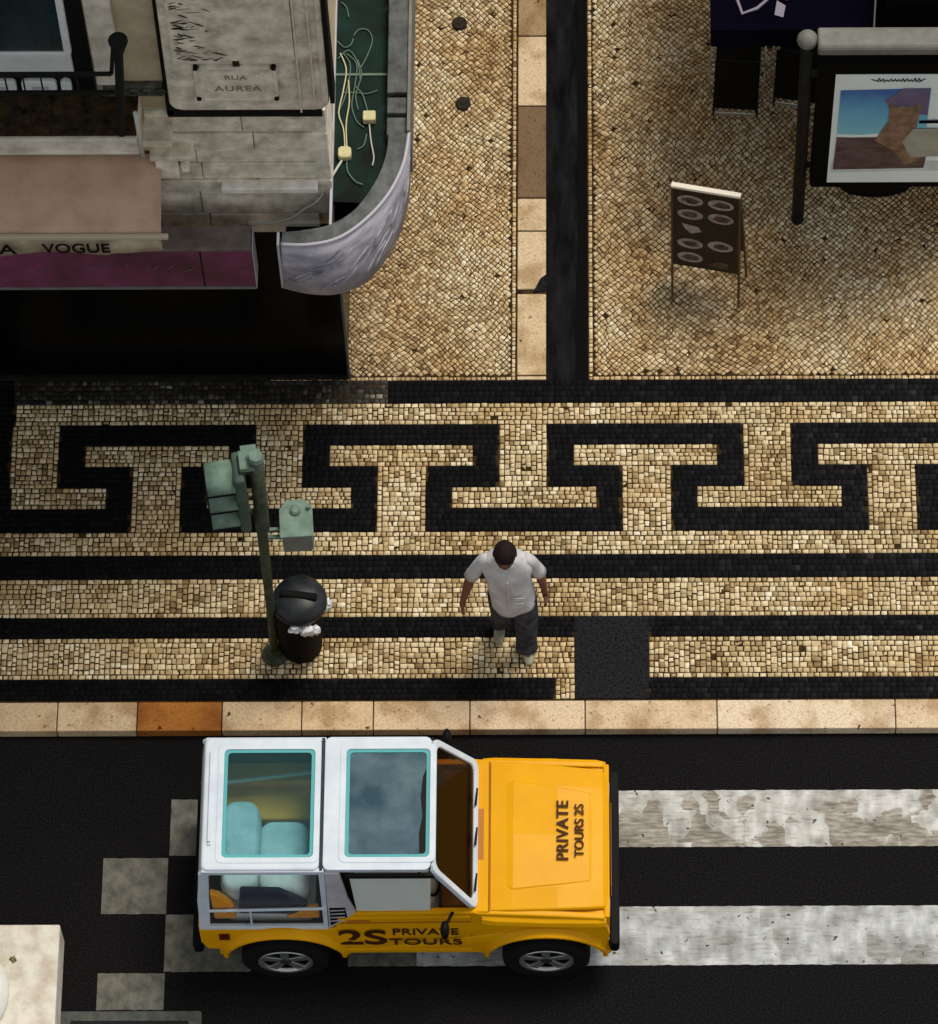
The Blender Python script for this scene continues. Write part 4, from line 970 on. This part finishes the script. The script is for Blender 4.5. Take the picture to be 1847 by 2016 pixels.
strip('picture_sky','poster_sky',[(a0_,1.50),(a1_,1.50),(a1_,2.20),(a0_,2.17)])
strip('picture_cloud','poster_violet',[(a0_+.36,2.02),(a0_+.50,2.20),(a1_-.004,2.20),(a1_-.004,1.80),(a0_+.44,1.86)],-.085)
strip('picture_cloud','poster_white',[(a0_,1.46),(.62,1.47),(.64,1.52),(.44,1.50),(a0_,1.51)],-.0852)
strip('picture_field','poster_field',[(a0_-.01,.96),(1.0,.98),(1.02,1.34),(.66,1.45),(a0_,1.47)],-.0858)
strip('picture_rock','poster_rock',[(.57,1.42),(.62,1.56),(.665,1.70),(.67,1.90),(.655,1.93),(.68,1.985),(.715,1.93),(.78,1.95),(.79,1.92),(.83,1.92),(.84,1.95),(.875,1.93),(.905,1.985),(.93,1.93),(.915,1.90),(.905,1.62),(.89,1.44),(.95,1.30),(.97,1.10),(.84,1.05),(.72,1.28)],-.0885)
strip('picture_panel','poster_grey',[(.80,1.40),(.88,1.60),(1.5,1.60),(1.5,1.20),(.88,1.16)],-.092)
strip('picture_stripe','black',[(.92,1.72),(1.5,1.74),(1.5,1.69),(.92,1.68)],-.0895)
m = MB(); k = random.Random(6)
x = .55
while x < .90:
    m.tube([(x,-.079,2.31),(x+.012,-.079,2.31+k.uniform(.015,.05)),(x+.022,-.079,2.30+k.uniform(-.01,.01)),(x+.035,-.079,2.32)],.006,5); x += .032
m.tube([(.50,-.079,2.335),(.56,-.079,2.30)],.005,5); m.tube([(.88,-.079,2.29),(.93,-.079,2.34)],.005,5)
m.build('script','ink',po)

# ------------------------------------------------------------------ parasol, chairs, table, kiosk
pa = thing('parasol','large navy parasol with pale logo over the cafe chairs','parasol',(2.25,4.6,0))
m = MB(); cx,cy = 0,0
e0 = [(-1.21,-1.42),(1.2,-1.42),(1.2,1.4),(-1.21,1.4)]
m.add([(x,y,2.30) for x,y in e0]+[(0,0,2.85)],[(0,1,4),(1,2,4),(2,3,4),(3,0,4)]); cpo = m.build('canopy','navy',pa)
md = cpo.modifiers.new('t','SOLIDIFY'); md.thickness = .006
m = MB(); nn = 40
per = []
for (xa,ya),(xb,yb_) in zip(e0,e0[1:]+e0[:1]): per += [(xa+(xb-xa)*i/nn,ya+(yb_-ya)*i/nn) for i in range(nn)]
m.loft([[(x,y,2.30) for x,y in per],[(x*1.004+.006*math.sin(9*x),y*1.004+.006*math.sin(9*y),2.06+.014*math.sin(11*(x+y))) for x,y in per]],False,False); o = m.build('valance','navy',cpo); md = o.modifiers.new('t','SOLIDIFY'); md.thickness = .004
m = MB(); m.cyl((0,0,.05),(0,0,2.8),.03,n=12); m.build('mast','dark_metal',pa)
m = MB(); m.prism(rr(-.30,.30,-.30,.30,.05,4),0,.06); m.build('foot','iron',pa,bevel=.01)
# logo (pale open square with a magenta spot) lying on the front slope
def slope(x,y): return 2.30+.55*(y+1.42)/1.42
m = MB()
lg = [(-1.01,-1.17),(-.96,-1.30),(-.84,-1.26),(-.74,-1.18)]
m.tube([(x,y,slope(x,y)+.012) for x,y in [(-1.03,-1.05)]+lg+[(-.76,-1.02)]],.014,6); m.add([(x,y,slope(x,y)+.012) for x,y in [(-.70,-1.31),(-.63,-1.33),(-.61,-1.24),(-.68,-1.20)]],[(0,1,2,3)]); m.build('logo_square','logo_pale',cpo)
m = MB(); m.ellipsoid((-.60,-1.16,slope(0,-1.16)+.01),(.05,.05,.012),12,6); m.build('logo_spot','logo_magenta',cpo)
m = MB(); m.tube([(.13,-1.0,slope(0,-1.0)+.012),(.10,-1.42,2.312)],.010,6); m.build('cord','steel',cpo)

ch = thing('cafe_chair','black cafe armchair with steel frame under the navy parasol, clear of the poster stand','chair',(1.32,4.02,0),R_(-4),'cafe chairs')
m = MB(); m.box(-.19,.19,-.20,.25,.43,.47); m.build('seat','chair_black',ch,bevel=.015)
m = MB(); m.tr(Matrix.Identity(4)); m.box(-.19,.19,-.235,-.205,.12,.86); m.build('backrest','chair_black',ch,bevel=.02)
for sx in (-1,1):
    m = MB(); m.tube([(sx*.19,-.22,.28),(sx*.225,-.215,.36),(sx*.235,-.20,.66),(sx*.23,-.05,.68),(sx*.225,.20,.66),(sx*.205,.24,.45)],.011,8); m.build('armrest','steel',ch,smooth=True)
for sx in (-1,1):
    for yy in (-.215,.23):
        m = MB(); m.tube([(sx*.18,yy,.45),(sx*.185,yy*1.02,0)],.011,8); m.build('leg','steel' if yy>0 else 'dark_metal',ch)
m = MB(); m.tube([(-.18,-.222,.03),(.18,-.222,.03)],.013,8); m.build('crossbar','steel',ch)
c2 = copy_tree(ch); c2.location = (1.86,4.10,0); c2.rotation_euler = (0,0,R_(-10)); c2['label'] = 'black cafe armchair with steel frame half hidden behind the poster stand post'
tb = thing('cafe_table','small dark square cafe table under the navy parasol beside the chairs','table',(1.62,4.72,0))
m = MB(); m.prism(rr(-.34,.34,-.34,.34,.03,3),.71,.74); m.build('table_top','chair_black',tb,bevel=.006)
m = MB(); m.cyl((0,0,.04),(0,0,.71),.03,n=12); m.build('stem','dark_metal',tb)
m = MB(); m.lathe([(.24,0),(.24,.02),(.05,.05),(.04,.05)],20); m.build('foot','iron',tb)
kk = thing('kiosk','low black kiosk with a flat grey roof panel behind the poster stand','kiosk',(3.05,3.45,0))
m = MB(); m.box(-.60,.6,-.34,.55,0,2.9); m.build('body','black',kk,bevel=.01)
m = MB(); m.box(-.54,.56,-.30,.5,2.9,2.94); m.build('roof_panel','grey_metal',kk,bevel=.012)

# ------------------------------------------------------------------ off-road tour car
CX, CY = -1.315, -3.262
car = thing('tour_car','yellow off road tour car with white hard top and two roof windows','car',(CX,CY,ROAD_Z+.004))
def ys(z):                                   # outer half width of the body at height z
    if z <= .62: return .705
    if z <= 1.05: return .705-.065*(z-.62)/.43
    return .640-.085*(z-1.05)/.60
def side(poly, t=.05, off=0.0, sgn=-1):
    mb = MB(); mb.loft([[(x,sgn*(ys(z)+off),z) for x,z in poly],[(x,sgn*(ys(z)+off-t),z) for x,z in poly]]); return mb
def arc(cx,cz,r,a0,a1,n=14): return [(cx+r*math.cos(R_(a0+(a1-a0)*i/n)),cz+r*math.sin(R_(a0+(a1-a0)*i/n))) for i in range(n+1)]
WX, WZ, RA = 1.01, .345, .42
prof = [(-1.60,.47),(-1.645,.60),(-1.65,.80),(-.60,.80),(-.585,1.02),(.46,1.035),(.50,1.02),(1.0,.985),(1.46,.94),(1.50,.70),(1.49,.50)]
prof += arc(WX,WZ,RA,15,178)+[(.56,.37),(-.56,.37)]+arc(-WX,WZ,RA,2,165)
bm_ = MB()
for sg_ in (-1,1):
    q = side(prof,.05,0,sg_); bm_.add(q.v,q.f)
bm_.box(-1.655,-1.60,-.66,.66,.50,.82)                       # rear wall
bm_.box(1.455,1.50,-.64,.64,.48,.93)                         # nose
bm_.prism([(-.62,.98),(.62,.98),(.635,1.03),(-.635,1.03)],.455,.575,'x')   # cowl
body_ = bm_.build('body','paint',car,bevel=.012)
# shoulder strips on the front wings
m = MB()
for sg_ in (-1,1):
    rings = []
    for x,h,wd_ in ((.52,.985,.0),(.62,.975,.012),(1.0,.945,.016),(1.40,.925,.012),(1.475,.91,.0)):
        rings.append([(x,sg_*y_,z_) for y_,z_ in ((.53,h+.0),(.655,h),(.672+wd_,h-.018),(.690+wd_,h-.06),(.690,h-.09),(.53,h-.09))])
    m.loft(rings)
m.build('wing_shoulder','paint',body_,smooth=False,bevel=.006)
# bonnet with raised centre
m = MB(); rings = []
for x,hw,h in ((.585,.628,1.035),(.75,.624,1.035),(1.1,.606,1.012),(1.36,.588,.988),(1.45,.575,.970),(1.487,.555,.935)):
    rings.append([(x,-hw,h-.035),(x,-hw+.012,h-.012),(x,-hw*.7,h+.004),(x,0,h+.012),(x,hw*.7,h+.004),(x,hw-.012,h-.012),(x,hw,h-.035)])
m.loft(rings); bon = m.build('bonnet','paint',car,bevel=.006)
m = MB(); rings = []
for x,hw,h in ((.63,.40,1.030),(.76,.445,1.045),(1.1,.40,1.023),(1.34,.365,.998),(1.43,.345,.974)):
    rings.append([(x,-hw-.03,h-.02),(x,-hw,h),(x,0,h+.008),(x,hw,h),(x,hw+.03,h-.02)])
m.loft(rings); m.build('bonnet_bulge','paint',bon,bevel=.004)
m = MB(); m.box(.577,.583,-.625,.625,1.0,1.034); m.build('bonnet_gap','paint_dark',body_)
m = MB(); m.box(.482,.535,-.20,.22,1.028,1.0335); m.build('cowl_vent','paint_dark',body_)
MX = Matrix.Rotation(R_(90),4,'Z')
text('PRIVATE',.128,Matrix.Translation((1.145,.035,1.039))@Matrix.Rotation(R_(3.4),4,'Y')@MX,'ink_brown',bon,ext=.004,space=1.06,bold=.016)
text('TOURS 2S',.100,Matrix.Translation((1.272,.04,1.028))@Matrix.Rotation(R_(5),4,'Y')@MX,'ink_brown',bon,ext=.004,bold=.012)
# floor, engine block-out, wheel wells
m = MB(); m.box(-1.60,1.45,-.60,.60,.40,.46); m.build('floor','cab_floor',car)
m = MB(); m.box(-1.50,1.40,-.50,.50,.24,.40); m.build('chassis','rubber',car)
m = MB(); m.box(.42,.455,-.62,.62,.46,1.0); m.box(.60,1.45,-.55,.55,.46,.86); m.build('bulkhead','rubber',car)
# arches
for sx,ax in ((-1,-WX),(-1,WX),(1,-WX),(1,WX)):
    rings = []
    for i in range(23):
        a_ = R_(-4+188*i/22); ro,ri = .480,.415; e_ = .5+.5*min(1,min(i,22-i)/4)
        yo = .70+.050*e_
        def pt(r,y): return (ax+r*math.cos(a_)*(1.06 if True else 1),sx*y,WZ+.01+r*math.sin(a_)*.98)
        rings.append([pt(ri,.64),pt(ri,yo),pt(ri+.03,yo+.003),pt(ro-.02,yo-.030),pt(ro,.69),pt(ro,.64)])
    m = MB(); m.loft(rings); m.build('wheel_arch','paint',car,smooth=False,bevel=.008)
# wheels
def wheel(ax,sx):
    y1 = sx*.775; y0 = sx*.59
    def Y(t_): return y0+(y1-y0)*t_
    m = MB(); pf = [(.20,.05),(.30,.0),(.335,.08),(.342,.30),(.342,.70),(.335,.92),(.30,1.0),(.235,1.0),(.215,.94),(.215,.5),(.20,.4),(.20,.05)]
    m.lathe([(r,Y(t_)) for r,t_ in pf],36,'y',(ax,0,WZ-.003),False); ty = m.build('tyre','tyre',car,smooth=False,bevel=.006)
    m = MB(); m.lathe([(.212,Y(.93)),(.212,Y(.99)),(.190,Y(.98)),(.178,Y(.86)),(.178,Y(.80)),(.205,Y(.80)),(.212,Y(.93))],36,'y',(ax,0,WZ-.003),False); rm = m.build('rim','alloy',car,smooth=True)
    m = MB(); m.cyl((ax,Y(.45),WZ),(ax,Y(.50),WZ),.20,n=28); m.build('brake_disc','rubber',rm)
    m = MB()
    for i in range(5):
        a_ = R_(72*i+20); c_,s_ = math.cos(a_),math.sin(a_); w0,w1 = .026,.040
        def rp(r,w_,t_): return (ax+r*c_-w_*s_,Y(t_),WZ+r*s_+w_*c_)
        m.loft([[rp(.03,-w0,.84),rp(.03,w0,.84),rp(.03,w0,.92),rp(.03,-w0,.92)],[rp(.19,-w1,.80),rp(.19,w1,.80),rp(.19,w1,.93),rp(.19,-w1,.93)]])
    m.build('spokes','alloy',rm,bevel=.004)
    m = MB(); m.cyl((ax,Y(.80),WZ),(ax,Y(.97),WZ),.052,.045,16); m.build('hub_cap','hub',rm,bevel=.004)
for sx in (-1,1):
    for ax in (-WX,WX): wheel(ax,sx)
# bumpers
m = MB(); m.prism(rr(1.50,1.578,-.73,.73,.035,4),.44,.60); m.build('front_bumper','plastic_black',car,bevel=.015)
m = MB(); m.prism(rr(-1.72,-1.64,-.70,.70,.03,4),.38,.54); m.build('rear_bumper','plastic_black',car,bevel=.012)
m = MB(); m.box(1.497,1.512,-.36,.36,.60,.88); gr = m.build('grille','plastic_black',car)
m = MB()
for i in range(5): m.box(1.511,1.516,-.35,.35,.63+.048*i,.645+.048*i)
m.build('grille_bar','paint_dark',gr)
for sg_ in (-1,1):
    m = MB(); m.cyl((1.46,sg_*.48,.74),(1.503,sg_*.48,.74),.085,.078,22); m.build('headlight','pillar_grey',car)
    m = MB(); m.box(-1.662,-1.652,sg_*.56-.06,sg_*.56+.06,.60,.76); m.build('tail_light','marker',car)
    q = side([(-1.50,.66),(-1.42,.66),(-1.42,.74),(-1.50,.74)],.02,.010,sg_); q.build('side_marker','marker',car)
# side mouldings and door shut lines
for sg_ in (-1,1):
    q = side([(-.58,.94),(.44,.955),(.44,.985),(-.58,.97)],.03,.008,sg_); q.build('waist_strip','paint',body_,bevel=.004)
    q = side([(-.56,.885),(.44,.90),(.44,.915),(-.56,.90)],.03,.003,sg_); q.build('waist_groove','paint_dark',body_)
    q = side([(.435,.44),(.443,.44),(.443,1.0),(.435,1.0)],.03,.003,sg_); q.build('door_gap','paint_dark',body_)
    q = side([(-.575,.42),(.44,.42),(.44,.455),(-.575,.455)],.03,.006,sg_); q.build('sill_strip','paint',body_,bevel=.004)
    q = side([(-.50,.905),(-.34,.908),(-.34,.935),(-.50,.932)],.02,.018,sg_); q.build('door_handle','paint_dark',body_,bevel=.004)
# lettering on both flanks
SM = Matrix.Translation((-.40,-ys(.67)-.003,.665))@Matrix.Rotation(R_(90-3),4,'X')
text('2S',.40,SM@Matrix.Diagonal((1.0,.86,1,1)),'ink_brown',body_,ext=.002,bold=.022)
SM = Matrix.Translation((.085,-ys(.74)-.003,.76))@Matrix.Rotation(R_(90-6),4,'X'); text('PRIVATE',.145,SM@Matrix.Diagonal((.92,.95,1,1)),'ink_brown',body_,ext=.002,space=1.04,bold=.012)
SM = Matrix.Translation((.085,-ys(.6)-.003,.60))@Matrix.Rotation(R_(90),4,'X'); text('TOURS',.175,SM@Matrix.Diagonal((.98,.92,1,1)),'ink_brown',body_,ext=.002,space=1.04,bold=.012)
# windscreen
WS = Matrix.Translation((.475,0,1.02))@Matrix.Rotation(math.atan2(.325,.62),4,'Y').inverted()
hgt = math.hypot(.325,.62)
def wpt(y,h): return WS@Vector((0,y,h))
def wframe(o_,i_,t0,t1):
    mb = MB(); mb.frame(o_,i_,t0,t1); mb.v = [tuple(WS@Vector((z,x,y))) for x,y,z in mb.v]; return mb
def trap(w0,w1,h0,h1,r,n=4):
    pts = rr(-1,1,0,1,.12,n); out = []
    for x,y in pts:
        h = h0+(h1-h0)*y; out.append((x*(w0+(w1-w0)*y),h))
    return out
wf = wframe(trap(.625,.55,0,hgt,.05),trap(.565,.50,.055,hgt-.045,.05),-.022,.022).build('windscreen_frame','roof_white',car,bevel=.010)
mb = MB(); mb.prism(trap(.567,.502,.053,hgt-.043,.05),-.004,.004); mb.v = [tuple(WS@Vector((z,x,y))) for x,y,z in mb.v]; mb.build('windscreen','glass_screen',wf)
for y0 in (-.33,.05,.38):
    m = MB(); m.tube([tuple(wpt(y0,.03)+Vector((.02,0,.012))),tuple(wpt(y0-.16,.07)+Vector((.03,0,.02)))],.009,6); m.build('wiper','rubber',wf)
m = MB(); m.tube([tuple(wpt(-.54,hgt)+Vector((-.006,0,.008))),tuple(wpt(.54,hgt)+Vector((-.006,0,.008)))],.008,6); m.build('seal','rubber',wf)
# hard top: two roof panels, each with a framed glass opening
RZ = 1.665
def roofpanel(x0,x1,ox0,ox1,name):
    m = MB(); hw = .548
    o_ = rr(x0,x1,-hw,hw,.05,5); i_ = rr(ox0,ox1,-.445,.445,.035,5)
    m.frame(o_,i_,RZ-.05,RZ); p = m.build(name,'roof_white',car,bevel=.022,seg=3)
    m = MB(); m.frame(rr(ox0-.045,ox1+.045,-.49,.49,.05,5),i_,RZ-.001,RZ+.005); m.build('glass_trim','roof_white',p,bevel=.004)
    return p
r1 = roofpanel(-1.580,-.688,-1.425,-.735,'rear_roof'); r2 = roofpanel(-.662,.150,-.498,.140,'front_roof')
m = MB(); m.prism(rr(-1.43,-.73,-.45,.45,.035,5),RZ-.020,RZ-.012); m.build('roof_window','glass_cyan',r1)
m = MB(); m.frame(rr(-1.424,-.736,-.444,.444,.035,5),rr(-1.398,-.762,-.420,.420,.03,5),RZ-.011,RZ-.004); m.build('window_edge','glass_cyan_edge',r1)
m = MB(); m.prism(rr(-.503,.145,-.45,.45,.035,5),RZ-.020,RZ-.012); m.build('roof_window','glass_grey',r2)
m = MB(); m.frame(rr(-.497,.139,-.444,.444,.035,5),rr(-.470,.112,-.420,.420,.03,5),RZ-.011,RZ-.004); m.build('window_edge','glass_cyan_edge',r2)
m = MB(); m.prism([(.065,-.405),(.136,-.41),(.136,.40),(.125,.41),(.115,.30),(.085,.22),(.070,.05),(.085,-.10),(.060,-.25)],RZ-.0115,RZ-.009); m.build('window_shade','rubber',r2)
m = MB(); m.box(-.686,-.664,-.545,.545,RZ-.06,RZ-.012); m.build('roof_seam','seat_navy',car)
m = MB(); m.box(-1.535,-1.510,-.32,.42,RZ-.004,RZ+.022); m.box(-1.535,-1.505,-.345,-.325,RZ-.004,RZ+.015); m.build('roof_rail','roof_white',r1,bevel=.006)
# rear closing panel of the hard top
m = MB(); rg_ = []
for z,x,hw in ((.80,-1.645,.655),(1.2,-1.635,.615),(1.60,-1.590,.555),(1.64,-1.575,.54)): rg_.append([(x,-hw,z),(x,hw,z),(x+.05,hw,z),(x+.05,-hw,z)])
m.loft(rg_); m.build('rear_panel','roof_white',car,bevel=.015)
# side glazing
for sg_ in (-1,1):
    o_ = [(-1.645,.795),(-.655,.795),(-.650,1.60),(-.655,1.645),(-1.57,1.645),(-1.60,1.60)]
    i_ = [(-1.560,.835),(-.690,.835),(-.695,1.58),(-.695,1.600),(-1.51,1.600),(-1.525,1.58)]
    mb = MB(); n = len(o_); V = [(x,sg_*ys(z),z) for x,z in o_]+[(x,sg_*(ys(z)-.035),z) for x,z in o_]+[(x,sg_*(ys(z)-.035),z) for x,z in i_]+[(x,sg_*ys(z),z) for x,z in i_]
    F_ = []
    for j in range(n):
        k_ = (j+1)%n
        for a_ in range(4):
            b_ = (a_+1)%4; F_.append((a_*n+j,a_*n+k_,b_*n+k_,b_*n+j))
    mb.add(V,F_); sf = mb.build('side_frame','roof_white' ,car,bevel=.008)
    q = side([(-1.565,.832),(-.688,.832),(-.693,1.60),(-1.525,1.60)],.006,-.014,sg_); q.build('rear_side_window','glass_clear',sf)
    m = MB(); m.cyl((-1.56,sg_*(ys(1.10)+.004),1.08),(-.66,sg_*(ys(1.13)+.004),1.11),.013,n=8); m.build('guard_bar','roof_white',sf)
    m = MB(); m.cyl((-1.24,sg_*(ys(.9)+.004),.845),(-1.24,sg_*(ys(1.1)+.004),1.08),.008,n=8); m.build('guard_stay','roof_white',sf)
    q = side([(-.650,.80),(-.44,1.03),(-.49,1.22),(-.54,1.62),(-.650,1.62)],.04,.0,sg_); pl_ = q.build('door_pillar','pillar_grey',car,bevel=.008)
    q = side([(-.635,.86),(-.505,.98),(-.515,1.12),(-.635,1.12)],.02,.006,sg_); vg = q.build('air_vent','plastic_black',pl_,bevel=.004)
    q = MB()
    for i in range(4):
        z_ = .93+.05*i; r_ = side([(-.63,z_),(-.52,z_+.008),(-.52,z_+.018),(-.63,z_+.010)],.02,.010,sg_); q.add(r_.v,r_.f)
    q.build('vent_bar','pillar_grey',vg)
    q = side([(-.43,1.035),(.13,1.035),(.15,1.58),(-.47,1.58)],.006,-.02,sg_); q.build('door_window','glass_door',car)
    q = side([(-.50,1.555),(.18,1.555),(.16,1.60),(-.50,1.60)],.02,.006,sg_); q.build('window_seal','rubber',car)
    m = MB(); m.ellipsoid((.245,sg_*.80,1.08),(.036,.07,.085),14,10); m.tube([(.30,sg_*.64,1.03),(.26,sg_*.74,1.07)],.013,8); m.build('mirror','plastic_black',car,smooth=True)
# cabin
def seat(x,y,mt,parent,w_=.46):
    m = MB(); m.prism(rr(x-.24,x+.26,y-w_/2,y+w_/2,.07,4),.62,.78); s_ = m.build('seat_cushion',mt,parent,bevel=.05,seg=3)
    m = MB(); m.prism(rr(x-.34,x-.22,y-w_/2,y+w_/2,.05,4),.74,1.32); m.v = [(a-.10*(c-.74),b_,c) for a,b_,c in m.v]; m.build('seat_back',mt,parent,bevel=.045,seg=3)
    m = MB(); m.prism(rr(x-.385,x-.30,y-.13,y+.13,.035,4),1.34,1.50); m.build('headrest',mt,parent,bevel=.03,seg=3)
seat(-.05,-.31,'seat_pale',car); seat(-.05,.31,'seat_navy',car)
m = MB(); m.prism([(-1.44,-.58),(-.76,-.58),(-.76,-.12),(-1.44,-.08)],.70,.84); m.build('rear_cushion','seat_pale',car,bevel=.05,seg=3)
for x0_c,x1_c,y1_c,hh in ((-1.47,-1.165,.21,1.30),(-1.19,-.785,.06,1.25)):
    m = MB(); oc = rr(x0_c,x1_c,-.56,y1_c,.11,6); ic = rr(x0_c+.03,x1_c-.03,-.53,y1_c-.03,.09,6)
    m.loft([[(x,y,.80) for x,y in oc],[(x,y,hh-.07) for x,y in oc],[(x,y,hh-.015) for x,y in ic],[(x*.9+(x0_c+x1_c)*.05,y*.9-.02,hh) for x,y in ic]]); m.build('rear_seat_cover','seat_pale',car,smooth=True,sub=1)
m = MB(); m.box(-1.58,-.70,.10,.60,.80,1.12); m.box(-1.58,-.70,.36,.60,1.12,1.24); m.build('rear_inner_panel','paint_in',car,bevel=.02)
m = MB(); m.tube([(-1.45,.33,1.30),(-.76,.40,1.34)],.016,8); m.build('grab_rail','awning_bar',car)
m = MB(); m.box(-1.60,-.66,.52,.535,1.05,1.58); m.build('far_trim','brown_in',car)
m = MB(); m.prism([(-1.34,.92),(-.86,.90),(-.80,1.10),(-1.0,1.36),(-1.30,1.38)],-.60,-.55,'y'); m.build('seat_side_cover','seat_navy',car,bevel=.02)
m = MB(); m.prism([(-1.53,.86),(-1.36,.86),(-1.36,1.10),(-1.46,1.30),(-1.53,1.36)],-.615,-.56,'y'); m.build('inner_corner','paint_in',car,bevel=.015)
m = MB(); m.prism([(-.98,.86),(-.72,.86),(-.72,1.08),(-.80,1.06)],-.612,-.57,'y'); m.build('inner_wedge','paint_in',car,bevel=.015)
m = MB(); m.box(.20,.455,-.58,.58,.78,1.0); m.build('dashboard','brown_in',car,bevel=.04,seg=3)
m = MB(); m.tube([tuple(Vector((.12,-.31,1.02))+.17*(math.cos(t_)*Vector((0,1,0))+math.sin(t_)*Vector((-.45,0,.89)))) for t_ in np.linspace(0,2*math.pi,25)],.013,8,cap=False); m.tube([(.12,-.31,1.02),(.25,-.31,.93)],.02,8); m.build('steering_wheel','rubber',car,smooth=True)
